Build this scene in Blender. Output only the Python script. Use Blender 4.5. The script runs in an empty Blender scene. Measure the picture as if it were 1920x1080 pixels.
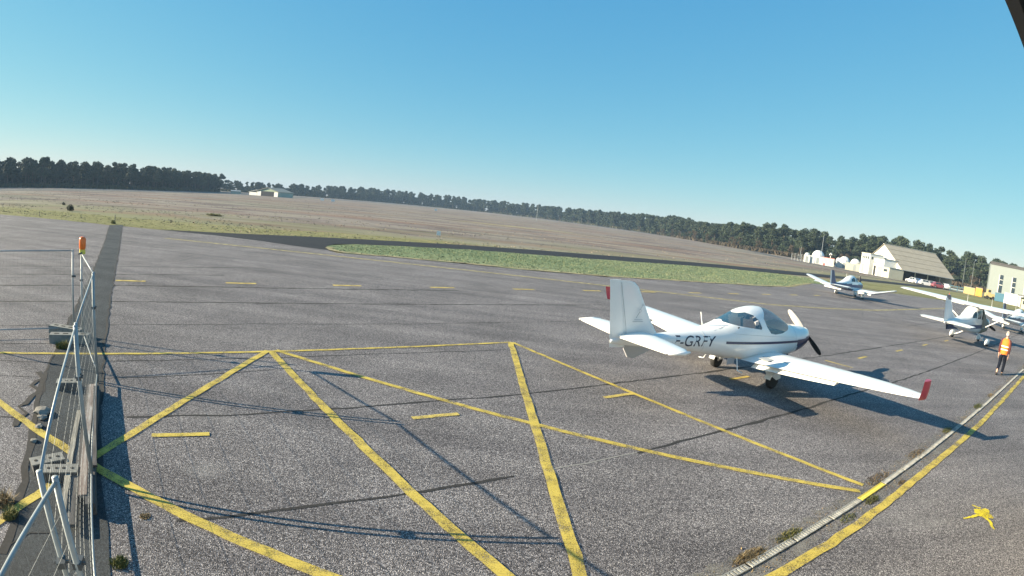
import bpy, bmesh, math, random
import numpy as np
from mathutils import Vector, Matrix

R = math.radians
sc = bpy.context.scene
COL = sc.collection

# ------------------------------------------------------------------ camera (barrel-distorted wide webcam lens)
CAM_H = 3.5
cd = bpy.data.cameras.new('camera')
cam = bpy.data.objects.new('camera', cd)
COL.objects.link(cam)
sc.camera = cam
cd.clip_start = 0.02
cd.clip_end = 9000.0
sc.render.engine = 'CYCLES'
cd.type = 'PANO'
cd.sensor_width = 36.0
cd.sensor_fit = 'HORIZONTAL'
cy = getattr(cd, 'cycles', cd)
cy.panorama_type = 'FISHEYE_LENS_POLYNOMIAL'
cy.fisheye_fov = 3.14
cy.fisheye_polynomial_k0 = 0.0
cy.fisheye_polynomial_k1 = -0.05156182610216896
cy.fisheye_polynomial_k2 = -9.687480781023532e-05
cy.fisheye_polynomial_k3 = 2.1082871785712754e-05
cy.fisheye_polynomial_k4 = -7.888574898706334e-07
_r = (0.9938881895510115, 0.015148717321484824, 0.10934707602184081)
_u = (-0.110391424807421, 0.1363885941225614, 0.9844855939638013)
_f = (0.0, 0.9905395841443112, -0.13722730137700387)
cam.matrix_world = Matrix([(_r[i], _u[i], -_f[i], (0, 0, CAM_H)[i]) for i in range(3)] + [(0, 0, 0, 1)])

# ------------------------------------------------------------------ sky, sun, exposure
SUN_EL, SHADOW_AZ = R(19.3), R(7.5)
world = bpy.data.worlds.new('World')
sc.world = world
world.use_nodes = True
wn = world.node_tree
bg = wn.nodes['Background']
sky = wn.nodes.new('ShaderNodeTexSky')
sky.sky_type = 'NISHITA'
sky.sun_disc = False
sky.sun_elevation = SUN_EL
sky.sun_rotation = R(262.5)
sky.altitude = 0
sky.air_density = 1.0
sky.dust_density = 0.0
sky.ozone_density = 4.5
# webcam colour response of the clear sky: each channel scaled and softly compressed, the same in every direction
_sp = wn.nodes.new('ShaderNodeSeparateColor')
_cb = wn.nodes.new('ShaderNodeCombineColor')
wn.links.new(sky.outputs[0], _sp.inputs[0])
for _i, (_k, _g, _a) in enumerate(((0.205, 0.92, 2.27), (0.205, 0.50, 2.60), (0.205, 0.20, 2.78))):
    _m = wn.nodes.new('ShaderNodeMath')
    _m.operation = 'MULTIPLY'
    _m.inputs[1].default_value = _k
    _p = wn.nodes.new('ShaderNodeMath')
    _p.operation = 'POWER'
    _p.inputs[1].default_value = _g
    _q = wn.nodes.new('ShaderNodeMath')
    _q.operation = 'MULTIPLY'
    _q.inputs[1].default_value = _a
    wn.links.new(_sp.outputs[_i], _m.inputs[0])
    wn.links.new(_m.outputs[0], _p.inputs[0])
    wn.links.new(_p.outputs[0], _q.inputs[0])
    wn.links.new(_q.outputs[0], _cb.inputs[_i])
wn.links.new(_cb.outputs[0], bg.inputs[0])
bg.inputs[1].default_value = 0.1
sd = bpy.data.lights.new('sun', 'SUN')
sun = bpy.data.objects.new('sun', sd)
COL.objects.link(sun)
sd.energy = 5.0
sd.angle = R(0.3)
sd.color = (1.0, 0.85, 0.61)
_d = Vector((math.cos(SUN_EL) * math.cos(SHADOW_AZ), math.cos(SUN_EL) * math.sin(SHADOW_AZ), -math.sin(SUN_EL)))
sun.rotation_euler = _d.to_track_quat('-Z', 'Y').to_euler()
sc.view_settings.view_transform = 'Standard'
sc.view_settings.look = 'None'
sc.view_settings.exposure = 1.45
sc.view_settings.gamma = 1.0
sc.view_settings.use_curve_mapping = False

rnd = random.Random(7)

# ------------------------------------------------------------------ materials
M = {}


def new_mat(name):
    m = bpy.data.materials.new(name)
    m.use_nodes = True
    nt = m.node_tree
    return m, nt, nt.nodes['Principled BSDF']


def node(nt, kind, **kw):
    n = nt.nodes.new(kind)
    for k, v in kw.items():
        setattr(n, k, v)
    return n


def coords(nt, scale=(1, 1, 1), kind='Object', rot=0.0):
    tc = node(nt, 'ShaderNodeTexCoord')
    mp = node(nt, 'ShaderNodeMapping')
    mp.inputs['Scale'].default_value = scale
    mp.inputs['Rotation'].default_value = (0, 0, rot)
    nt.links.new(tc.outputs[kind], mp.inputs[0])
    return mp.outputs[0]


def noise(nt, vec, scale, detail=3.0, rough=0.55, dist=0.0):
    n = node(nt, 'ShaderNodeTexNoise')
    n.inputs['Scale'].default_value = scale
    n.inputs['Detail'].default_value = detail
    n.inputs['Roughness'].default_value = rough
    n.inputs['Distortion'].default_value = dist
    nt.links.new(vec, n.inputs['Vector'])
    return n.outputs['Fac']


def ramp(nt, fac, stops):
    r = node(nt, 'ShaderNodeValToRGB')
    el = r.color_ramp.elements
    while len(el) < len(stops):
        el.new(0.5)
    for e, (pos, col) in zip(el, stops):
        e.position = pos
        e.color = (*col, 1) if len(col) == 3 else col
    nt.links.new(fac, r.inputs[0])
    return r.outputs['Color']


def mixc(nt, a, b, fac, mode='MIX'):
    n = node(nt, 'ShaderNodeMix', data_type='RGBA', blend_type=mode)
    for sock, v in ((n.inputs[0], fac), (n.inputs[6], a), (n.inputs[7], b)):
        if hasattr(v, 'is_linked'):
            nt.links.new(v, sock)
        elif isinstance(v, (int, float)):
            sock.default_value = v
        else:
            sock.default_value = (*v, 1)
    return n.outputs[2]


def math_n(nt, op, a, b=0.0):
    n = node(nt, 'ShaderNodeMath', operation=op)
    for s, v in ((n.inputs[0], a), (n.inputs[1], b)):
        if hasattr(v, 'is_linked'):
            nt.links.new(v, s)
        else:
            s.default_value = v
    return n.outputs[0]


def bump(nt, b, height, strength=0.3, dist=0.02):
    n = node(nt, 'ShaderNodeBump')
    n.inputs['Strength'].default_value = strength
    n.inputs['Distance'].default_value = dist
    nt.links.new(height, n.inputs['Height'])
    nt.links.new(n.outputs[0], b.inputs['Normal'])


def plain(name, col, rough=0.5, metal=0.0, var=0.0, vscale=6.0, spec=0.5, coat=0.0):
    m, nt, b = new_mat(name)
    b.inputs['Roughness'].default_value = rough
    b.inputs['Metallic'].default_value = metal
    b.inputs['Specular IOR Level'].default_value = spec
    if coat:
        b.inputs['Coat Weight'].default_value = coat
        b.inputs['Coat Roughness'].default_value = 0.08
    if var > 0:
        v = coords(nt)
        f = noise(nt, v, vscale, 5.0, 0.6)
        lo = tuple(c * (1 - var) for c in col)
        hi = tuple(min(1, c * (1 + var)) for c in col)
        nt.links.new(ramp(nt, f, [(0.3, lo), (0.7, hi)]), b.inputs['Base Color'])
    else:
        b.inputs['Base Color'].default_value = (*col, 1)
    M[name] = m
    return m


def asphalt(name, stones, mean_lo, mean_hi, speck=75.0, patch=0.35, worn=(0.30, 0.29, 0.28)):
    """coarse surface dressing: pale and dark stone chips in bitumen, with large worn and stained areas"""
    m, nt, b = new_mat(name)
    v = coords(nt)
    vo = node(nt, 'ShaderNodeTexVoronoi', feature='F1')
    vo.inputs['Scale'].default_value = speck
    nt.links.new(v, vo.inputs['Vector'])
    sep = node(nt, 'ShaderNodeSeparateColor')
    nt.links.new(vo.outputs['Color'], sep.inputs[0])
    chips = ramp(nt, sep.outputs[0], stones)
    gap = ramp(nt, vo.outputs['Distance'], [(0.2, (1, 1, 1)), (0.7, (0.38, 0.38, 0.38))])
    chips = mixc(nt, chips, gap, 1.0, 'MULTIPLY')
    mid = noise(nt, v, 22.0, 4.0, 0.7)
    chips = mixc(nt, chips, ramp(nt, mid, [(0.3, (0.62, 0.62, 0.62)), (0.72, (1.45, 1.45, 1.45))]), 1.0, 'MULTIPLY')
    big = noise(nt, v, patch, 6.0, 0.62, 0.6)
    tone = ramp(nt, big, [(0.30, mean_lo), (0.70, mean_hi)])
    col = mixc(nt, chips, tone, 1.0, 'MULTIPLY')
    # wheel-scrubbed streaks running along the taxi direction
    v2 = coords(nt, (0.05, 0.9, 1.0))
    streak = noise(nt, v2, 1.2, 4.0, 0.6)
    col = mixc(nt, col, ramp(nt, streak, [(0.30, (0.72, 0.72, 0.735)), (0.66, (1.14, 1.14, 1.13))]), 1.0, 'MULTIPLY')
    # pale dusty scuffs
    v3 = coords(nt, (0.35, 1.0, 1.0))
    sc_ = noise(nt, v3, 0.55, 7.0, 0.7, 0.8)
    sf = ramp(nt, sc_, [(0.60, (0, 0, 0)), (0.74, (0.42, 0.42, 0.42))])
    col = mixc(nt, col, worn, sf)
    nt.links.new(col, b.inputs['Base Color'])
    b.inputs['Roughness'].default_value = 0.85
    b.inputs['Specular IOR Level'].default_value = 0.3
    bump(nt, b, vo.outputs['Distance'], 0.55, 0.012)
    M[name] = m


STN = [(0.0, (0.060, 0.058, 0.064)), (0.4, (0.165, 0.160, 0.172)), (0.8, (0.335, 0.325, 0.34)), (1.0, (0.62, 0.605, 0.605))]
asphalt('apron_asphalt', STN, (0.84, 0.81, 0.795), (1.30, 1.26, 1.235), 84.0)
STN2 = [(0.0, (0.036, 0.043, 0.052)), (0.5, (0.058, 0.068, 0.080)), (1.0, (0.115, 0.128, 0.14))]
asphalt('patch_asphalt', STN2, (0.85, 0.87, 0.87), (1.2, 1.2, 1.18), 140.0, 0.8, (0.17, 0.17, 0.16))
STN3 = [(0.0, (0.018, 0.02, 0.024)), (1.0, (0.038, 0.04, 0.046))]
asphalt('new_asphalt', STN3, (0.9, 0.9, 0.95), (1.15, 1.15, 1.15), 60.0, 0.2, (0.07, 0.07, 0.07))
STN4 = [(0.0, (0.10, 0.10, 0.10)), (1.0, (0.24, 0.23, 0.22))]
asphalt('old_road', STN4, (0.9, 0.9, 0.9), (1.2, 1.2, 1.15), 40.0, 0.05, (0.28, 0.27, 0.25))


def paint(name, col, wear_lo, wear_hi):
    m, nt, b = new_mat(name)
    v = coords(nt)
    f1 = noise(nt, v, 55.0, 3.0, 0.8)
    f2 = noise(nt, v, 3.0, 5.0, 0.65)
    s = math_n(nt, 'ADD', math_n(nt, 'MULTIPLY', f1, 0.62), math_n(nt, 'MULTIPLY', f2, 0.5))
    a = ramp(nt, s, [(wear_lo, (0, 0, 0)), (wear_hi, (1, 1, 1))])
    f3 = noise(nt, v, 1.6, 4.0, 0.6)
    c = ramp(nt, f3, [(0.3, tuple(x * 0.8 for x in col)), (0.7, col)])
    nt.links.new(c, b.inputs['Base Color'])
    b.inputs['Roughness'].default_value = 0.75
    nt.links.new(a, b.inputs['Alpha'])
    M[name] = m


paint('yellow_paint', (0.60, 0.46, 0.085), 0.43, 0.595)
paint('faded_paint', (0.62, 0.48, 0.12), 0.40, 0.60)
paint('faint_paint', (0.52, 0.44, 0.20), 0.42, 0.66)
paint('splash_paint', (0.72, 0.58, 0.02), 0.42, 0.56)


def grassland(name, stops, green=None, zones=False):
    m, nt, b = new_mat(name)
    v = coords(nt, (0.045, 0.13, 1.0))
    f = noise(nt, v, 1.0, 9.0, 0.68, 0.5)
    c = ramp(nt, f, stops)
    v2 = coords(nt, (1.0, 2.2, 1.0))
    f2 = noise(nt, v2, 0.9, 6.0, 0.7)
    c = mixc(nt, c, ramp(nt, f2, [(0.25, (0.62, 0.60, 0.58)), (0.75, (1.38, 1.36, 1.3))]), 1.0, 'MULTIPLY')
    v3 = coords(nt)
    f3 = noise(nt, v3, 0.022, 3.0, 0.55)
    if green:
        c = mixc(nt, c, green, ramp(nt, f3, [(0.5, (0, 0, 0)), (0.72, (0.6, 0.6, 0.6))]))
    if zones:
        # mown olive belt along the paving, a russet bracken drift and pale dead-grass drifts further out
        sx = node(nt, 'ShaderNodeSeparateXYZ')
        nt.links.new(v3, sx.inputs[0])
        edge = math_n(nt, 'MAXIMUM', math_n(nt, 'MULTIPLY', sx.outputs[0], 0.62), 0.0)
        yy_ = math_n(nt, 'SUBTRACT', sx.outputs[1], edge)
        wob = noise(nt, coords(nt, (0.06, 0.16, 1)), 1.0, 6.0, 0.65)
        d_ = math_n(nt, 'ADD', math_n(nt, 'MULTIPLY', math_n(nt, 'SUBTRACT', yy_, 40.0), 0.026), math_n(nt, 'MULTIPLY', math_n(nt, 'SUBTRACT', wob, 0.5), 1.5))
        c = mixc(nt, c, (0.215, 0.215, 0.115), ramp(nt, d_, [(0.2, (0.85, 0.85, 0.85)), (0.75, (0, 0, 0))]))
        rus = noise(nt, coords(nt, (0.018, 0.075, 1)), 1.0, 5.0, 0.6)
        c = mixc(nt, c, (0.225, 0.148, 0.112), ramp(nt, rus, [(0.50, (0, 0, 0)), (0.64, (0.8, 0.8, 0.8))]))
        pal = noise(nt, coords(nt, (0.012, 0.10, 1)), 1.7, 6.0, 0.6)
        c = mixc(nt, c, (0.30, 0.275, 0.215), ramp(nt, pal, [(0.54, (0, 0, 0)), (0.66, (0.75, 0.75, 0.75))]))
    nt.links.new(c, b.inputs['Base Color'])
    b.inputs['Roughness'].default_value = 0.95
    b.inputs['Specular IOR Level'].default_value = 0.1
    bump(nt, b, f2, 0.45, 0.2)
    M[name] = m


grassland('heath', [(0.28, (0.060, 0.050, 0.050)), (0.44, (0.165, 0.138, 0.132)), (0.57, (0.265, 0.235, 0.208)), (0.74, (0.225, 0.212, 0.155))], (0.175, 0.185, 0.125), True)
grassland('green_verge', [(0.3, (0.125, 0.175, 0.095)), (0.5, (0.175, 0.225, 0.125)), (0.72, (0.25, 0.255, 0.16))])
grassland('olive_verge', [(0.3, (0.16, 0.165, 0.075)), (0.5, (0.215, 0.21, 0.10)), (0.72, (0.27, 0.25, 0.14))])
grassland('straw', [(0.3, (0.24, 0.215, 0.13)), (0.6, (0.33, 0.30, 0.19))])


def leafmat(name, c0, c1):
    m, nt, b = new_mat(name)
    g = node(nt, 'ShaderNodeNewGeometry')
    oi = node(nt, 'ShaderNodeObjectInfo')
    s = math_n(nt, 'ADD', math_n(nt, 'MULTIPLY', g.outputs['Random Per Island'], 0.65), math_n(nt, 'MULTIPLY', oi.outputs['Random'], 0.45))
    nt.links.new(ramp(nt, s, [(0.1, c0), (0.95, c1)]), b.inputs['Base Color'])
    b.inputs['Roughness'].default_value = 0.7
    b.inputs['Specular IOR Level'].default_value = 0.2
    M[name] = m


leafmat('pine_leaf', (0.019, 0.033, 0.021), (0.068, 0.088, 0.050))
leafmat('oak_leaf', (0.035, 0.034, 0.022), (0.115, 0.085, 0.058))
leafmat('scrub_leaf', (0.03, 0.035, 0.018), (0.09, 0.085, 0.045))
leafmat('weed_leaf', (0.06, 0.08, 0.02), (0.22, 0.20, 0.07))
leafmat('dry_weed', (0.12, 0.08, 0.045), (0.32, 0.25, 0.14))
leafmat('grass_blade', (0.09, 0.135, 0.07), (0.22, 0.24, 0.14))
leafmat('verge_blade', (0.14, 0.155, 0.06), (0.27, 0.26, 0.13))
leafmat('heath_blade', (0.14, 0.11, 0.09), (0.29, 0.245, 0.18))
plain('bark', (0.10, 0.075, 0.058), 0.9, var=0.35, vscale=3)
plain('white_gel', (0.80, 0.81, 0.80), 0.22, var=0.03, vscale=1.5, coat=0.4)
plain('white_satin', (0.78, 0.78, 0.76), 0.35, var=0.05, vscale=2.0)
plain('red_tip', (0.50, 0.012, 0.04), 0.3, coat=0.3)
plain('navy', (0.012, 0.022, 0.075), 0.3, coat=0.3)
plain('seam', (0.40, 0.42, 0.43), 0.6)
plain('letter_navy', (0.012, 0.02, 0.05), 0.4)
plain('tyre', (0.018, 0.018, 0.019), 0.85, var=0.2)
plain('alloy', (0.42, 0.43, 0.44), 0.35, 0.8)
plain('blade_black', (0.016, 0.016, 0.018), 0.4)
plain('blade_pale', (0.36, 0.34, 0.32), 0.45)
plain('cabin_dark', (0.035, 0.038, 0.045), 0.8)
plain('seat_grey', (0.42, 0.42, 0.44), 0.8)
plain('blue_stripe', (0.02, 0.055, 0.15), 0.35)
plain('cover_taupe', (0.30, 0.26, 0.20), 0.85, var=0.15, vscale=9)
plain('galvanised', (0.30, 0.335, 0.355), 0.5, 0.25, var=0.14, vscale=9)
plain('steel_dark', (0.10, 0.11, 0.12), 0.5, 0.4)
plain('wire', (0.24, 0.26, 0.27), 0.6, 0.2)
plain('concrete_block', (0.22, 0.22, 0.205), 0.9, var=0.25, vscale=8)
plain('rubber_block', (0.075, 0.078, 0.085), 0.85, var=0.25, vscale=12)
plain('drain_cover', (0.30, 0.30, 0.28), 0.85, 0.0, var=0.4, vscale=7)
plain('drain_yellow', (0.54, 0.44, 0.07), 0.7, var=0.12, vscale=12)
plain('recess_shade', (0.012, 0.012, 0.012), 0.95)  # near-black: shade of channel and holes put into the colour
plain('crack', (0.022, 0.022, 0.023), 0.95, var=0.4, vscale=20)
plain('crack_pale', (0.235, 0.228, 0.215), 0.95, var=0.2, vscale=20)
plain('silt', (0.20, 0.19, 0.17), 0.95, var=0.3, vscale=14)
plain('orange_lens', (0.85, 0.17, 0.02), 0.3, coat=0.3)
plain('yellow_plastic', (0.72, 0.62, 0.10), 0.5)
plain('orange_vest', (0.95, 0.17, 0.015), 0.75, var=0.08, vscale=14)
plain('reflective', (0.75, 0.76, 0.72), 0.45)
plain('skin', (0.52, 0.31, 0.23), 0.55)
plain('hair_grey', (0.42, 0.40, 0.38), 0.8, var=0.2, vscale=30)
plain('trousers', (0.010, 0.013, 0.022), 0.95, spec=0.1)
plain('jacket', (0.09, 0.025, 0.022), 0.85)
plain('shoe', (0.03, 0.025, 0.022), 0.6)
plain('roof_tan', (0.295, 0.268, 0.215), 0.8, var=0.10, vscale=0.6)
plain('roof_dark', (0.075, 0.075, 0.08), 0.8, var=0.15, vscale=2)
plain('wall_white', (0.60, 0.61, 0.59), 0.75, var=0.05, vscale=0.7)
plain('wall_cream', (0.44, 0.43, 0.35), 0.8, var=0.06, vscale=0.7)
plain('wall_green', (0.24, 0.275, 0.268), 0.7, var=0.04, vscale=0.5)
plain('door_grey', (0.24, 0.27, 0.29), 0.6, var=0.06, vscale=1)
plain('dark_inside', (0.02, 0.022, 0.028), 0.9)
plain('window_glass', (0.03, 0.045, 0.06), 0.12)
plain('shed_blue', (0.05, 0.15, 0.22), 0.6)
plain('box_yellow', (0.42, 0.34, 0.16), 0.6, var=0.1, vscale=1)
plain('box_orange', (0.58, 0.31, 0.06), 0.6, var=0.1, vscale=1)
plain('box_red', (0.42, 0.07, 0.06), 0.6)
plain('car_white', (0.45, 0.46, 0.48), 0.25, coat=0.5)
plain('car_red', (0.20, 0.05, 0.06), 0.25, coat=0.5)
plain('car_grey', (0.22, 0.24, 0.27), 0.25, coat=0.5)
plain('car_blue', (0.05, 0.09, 0.20), 0.25, coat=0.5)
plain('eave_dark', (0.018, 0.019, 0.024), 0.7, var=0.2, vscale=3)
plain('roof_green', (0.28, 0.36, 0.27), 0.7)


def wood(name, c0, c1, c2):
    m, nt, b = new_mat(name)
    v = coords(nt, (0.7, 9.0, 9.0))
    f = noise(nt, v, 2.2, 8.0, 0.7, 0.4)
    nt.links.new(ramp(nt, f, [(0.32, c0), (0.5, c1), (0.66, c2)]), b.inputs['Base Color'])
    b.inputs['Roughness'].default_value = 0.9
    bump(nt, b, f, 0.4, 0.01)
    M[name] = m


wood('peeling_wood', (0.11, 0.06, 0.045), (0.30, 0.25, 0.22), (0.52, 0.52, 0.50))
wood('grey_wood', (0.12, 0.11, 0.095), (0.27, 0.25, 0.21), (0.40, 0.38, 0.32))
wood('dark_wood', (0.035, 0.033, 0.034), (0.075, 0.072, 0.072), (0.13, 0.125, 0.12))


def glass(name, col, alpha):
    m, nt, b = new_mat(name)
    b.inputs['Base Color'].default_value = (*col, 1)
    b.inputs['Roughness'].default_value = 0.04
    b.inputs['Specular IOR Level'].default_value = 0.8
    b.inputs['Alpha'].default_value = alpha
    M[name] = m


paint('silt_dust', (0.27, 0.255, 0.225), 0.50, 0.72)
glass('windscreen_sky_tint', (0.20, 0.33, 0.40), 0.5)  # base colour lightened to paint the sky's reflection into the glass
glass('canopy_glass', (0.035, 0.10, 0.16), 0.74)

# ------------------------------------------------------------------ mesh helpers


class MB:
    def __init__(self):
        self.v, self.f = [], []

    def add(self, vs, fs):
        o = len(self.v)
        self.v += [tuple(x) for x in vs]
        self.f += [tuple(i + o for i in q) for q in fs]
        return self

    def box(self, c, s, rz=0.0, ry=0.0, rx=0.0):
        m = Matrix.Rotation(rz, 3, 'Z') @ Matrix.Rotation(ry, 3, 'Y') @ Matrix.Rotation(rx, 3, 'X')
        c = Vector(c)
        vs = [c + m @ Vector((x * s[0] / 2, y * s[1] / 2, z * s[2] / 2)) for x in (-1, 1) for y in (-1, 1) for z in (-1, 1)]
        return self.add(vs, [(0, 1, 3, 2), (4, 6, 7, 5), (0, 4, 5, 1), (2, 3, 7, 6), (0, 2, 6, 4), (1, 5, 7, 3)])

    def tube(self, pts, r, n=8, cap=True):
        pts = [Vector(p) for p in pts]
        rs = r if isinstance(r, (list, tuple)) else [r] * len(pts)
        vs, fs = [], []
        for i, p in enumerate(pts):
            t = (pts[min(i + 1, len(pts) - 1)] - pts[max(i - 1, 0)]).normalized()
            a = t.cross(Vector((0, 0, 1)) if abs(t.z) < 0.9 else Vector((1, 0, 0))).normalized()
            b = t.cross(a)
            for k in range(n):
                an = 2 * math.pi * k / n
                vs.append(p + (a * math.cos(an) + b * math.sin(an)) * rs[i])
        for i in range(len(pts) - 1):
            for k in range(n):
                k2 = (k + 1) % n
                fs.append((i * n + k, i * n + k2, (i + 1) * n + k2, (i + 1) * n + k))
        if cap:
            fs.append(tuple(range(n - 1, -1, -1)))
            fs.append(tuple(range((len(pts) - 1) * n, len(pts) * n)))
        return self.add(vs, fs)

    def loft(self, rings, closed=True, cap=True):
        n = len(rings[0])
        vs = [p for r in rings for p in r]
        fs = []
        for i in range(len(rings) - 1):
            for k in range(n if closed else n - 1):
                k2 = (k + 1) % n
                fs.append((i * n + k, i * n + k2, (i + 1) * n + k2, (i + 1) * n + k))
        if cap and closed:
            fs.append(tuple(range(n - 1, -1, -1)))
            fs.append(tuple(range((len(rings) - 1) * n, len(rings) * n)))
        return self.add(vs, fs)

    def prism(self, poly, d):
        """extrude a 3-D polygon by vector d"""
        n = len(poly)
        d = Vector(d)
        vs = [Vector(p) for p in poly] + [Vector(p) + d for p in poly]
        fs = [tuple(range(n - 1, -1, -1)), tuple(range(n, 2 * n))] + [(i, (i + 1) % n, n + (i + 1) % n, n + i) for i in range(n)]
        return self.add(vs, fs)

    def sheet(self, poly, z):
        return self.add([(p[0], p[1], z) for p in poly], [tuple(range(len(poly)))])

    def disc(self, c, axis, r, w, n=24, r2=None):
        """a wheel-like drum: centre, axis, radius, width, rounded shoulders"""
        ax = Vector(axis).normalized()
        a = ax.cross(Vector((0, 0, 1)) if abs(ax.z) < 0.9 else Vector((1, 0, 0))).normalized()
        b = ax.cross(a)
        c = Vector(c)
        rings = []
        for (o, rr) in ((-0.5, 0.62), (-0.5, 0.85), (-0.36, 0.97), (-0.15, 1.0), (0.15, 1.0), (0.36, 0.97), (0.5, 0.85), (0.5, 0.62)):
            rings.append([c + ax * (o * w) + (a * math.cos(2 * math.pi * k / n) + b * math.sin(2 * math.pi * k / n)) * (r * rr) for k in range(n)])
        return self.loft(rings)

    def build(self, name, mat, parent=None, smooth=False, loc=None, rz=0.0, **props):
        me = bpy.data.meshes.new(name)
        me.from_pydata([tuple(v) for v in self.v], [], self.f)
        bm = bmesh.new()
        bm.from_mesh(me)
        bmesh.ops.recalc_face_normals(bm, faces=bm.faces)
        bm.to_mesh(me)
        bm.free()
        if smooth is not False:
            me.polygons.foreach_set('use_smooth', [True] * len(me.polygons))
            if smooth is not True:
                me.set_sharp_from_angle(angle=R(smooth))
        me.materials.append(M[mat])
        o = bpy.data.objects.new(name, me)
        COL.objects.link(o)
        if parent:
            o.parent = parent
        if loc is not None:
            o.location = loc
        o.rotation_euler.z = rz
        for k, v in props.items():
            o[k] = v
        return o


def obj(name, me, mat, parent=None):
    o = bpy.data.objects.new(name, me)
    if mat:
        me.materials.append(M[mat])
    COL.objects.link(o)
    if parent:
        o.parent = parent
    return o


def thing(name, label, cat, loc=(0, 0, 0), rz=0.0, group=None):
    o = bpy.data.objects.new(name, None)
    o.empty_display_size = 0.2
    COL.objects.link(o)
    o.location = loc
    o.rotation_euler.z = rz
    return tag(o, label, cat, group)


def tag(o, label, cat, group=None):
    o['label'] = label
    o['category'] = cat
    if group:
        o['group'] = group
    return o


def copy_tree(o, parent=None):
    c = o.copy()
    COL.objects.link(c)
    if parent:
        c.parent = parent
    for ch in list(o.children):
        copy_tree(ch, c)
    return c


def pol(az, d, z=0.0):
    return Vector((d * math.sin(R(az)), d * math.cos(R(az)), z))

# ------------------------------------------------------------------ ground, roads, apron
def struct(name, mb, mat):
    o = mb.build(name, mat)
    o['kind'] = 'structure'
    return o


def wavy(pts, amp=0.05, step=0.6, seed=1, z=0.0):
    """subdivide a polyline and shake it a little, for ragged edges"""
    r = random.Random(seed)
    out = []
    for a, b in zip(pts[:-1], pts[1:]):
        a, b = Vector(a[:2]), Vector(b[:2])
        n = max(1, int((b - a).length / step))
        t = (b - a).normalized()
        pn = Vector((-t.y, t.x))
        for i in range(n):
            q = a + (b - a) * (i / n) + pn * (r.gauss(0, amp) if (i or out) else 0) + t * (r.gauss(0, amp))
            out.append((q.x, q.y))
    out.append(tuple(pts[-1][:2]))
    return out


def ribbon(pts, w, seed=0, jit=0.0, step=0.5, wob=0.0):
    """a strip of width w (number or list) along a polyline, returned as an MB at z=0"""
    P = wavy(pts, wob, step, seed) if (wob or step < 5) else [tuple(p[:2]) for p in pts]
    r = random.Random(seed + 99)
    vs, fs = [], []
    n = len(P)
    for i in range(n):
        a, b = Vector(P[max(i - 1, 0)]), Vector(P[min(i + 1, n - 1)])
        t = (b - a).normalized()
        pn = Vector((-t.y, t.x))
        ww = w if not isinstance(w, (tuple, list)) else w[0] + (w[1] - w[0]) * i / (n - 1)
        w1 = ww / 2 * (1 + r.uniform(-jit, jit))
        w2 = ww / 2 * (1 + r.uniform(-jit, jit))
        q = Vector(P[i])
        vs += [(*(q + pn * w1), 0), (*(q - pn * w2), 0)]
    for i in range(n - 1):
        fs.append((2 * i, 2 * i + 1, 2 * i + 3, 2 * i + 2))
    m = MB()
    m.add(vs, fs)
    return m


def lay(name, mb, mat, parent, z):
    mb.v = [(x, y, z) for x, y, _ in mb.v]
    return mb.build(name, mat, parent)


S = 4000.0
ground = struct('ground', MB().sheet([(-S, -400), (S, -400), (S, S), (-S, S)], -0.05), 'heath')

# the big old apron: far edge runs almost straight, the right end bends away towards the hangars
far_edge = wavy([(-160, 37.5), (-49.479, 36.862, 0), (-40.021, 36.431, 0), (-31.974, 35.620, 0), (-26.521, 35.527, 0), (-21.7, 35.6), (-17, 35.0), (-11.9, 33.4), (-10.7, 32.4), (-3, 33.7), (1.5, 34.2), (6.2, 35.6), (15.3, 40.2), (21.7, 43.8), (25.5, 46.4)], 0.12, 1.5, 3)
apron = struct('apron', MB().sheet([(-160, -60), (150, -60), (150, 78), (90, 66), (58, 60), (40, 58), (33, 56)] + far_edge[::-1], 0.0), 'apron_asphalt')

taxi = struct('taxiway', MB().sheet(wavy([(-27, 35.7), (-22.8, 37.6), (-14.9, 43.1), (-5.3, 49.9), (8.0, 57.9), (25.4, 68.7), (36.5, 75.0), (52.3, 84.1), (80, 98.5), (110, 116)], 0.08, 3, 5) + wavy([(112, 112), (82, 94), (54, 79.5), (38, 69.6), (31.7, 65.4), (23.2, 61.4), (7.1, 50.8), (-4.8, 44.6), (-12.0, 39.4), (-12.9, 37.6), (-12.7, 35.6), (-11.6, 33.2), (-14, 33.6), (-17, 34.6), (-21.5, 35.4)], 0.06, 3, 6), 0.004), 'new_asphalt')

road = struct('hangar_road', ribbon([pol(20, 320), pol(24, 245), pol(26.8, 190), pol(32.5, 163), pol(38, 151), pol(44, 147), pol(52, 148), pol(60, 155)], 6.0, 4, 0.0, 6.0), 'old_road')
road.location.z = -0.02
runway = struct('runway', ribbon([(-420, -60), (-150, 115), (-147, 165), (-160, 245), (-150, 330), (-118, 430), (-80, 560), (-30, 590), (50, 480), (110, 330), (140, 262)], 34.0, 8, 0.0, 6.0), 'old_road')
runway.location.z = -0.03

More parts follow.
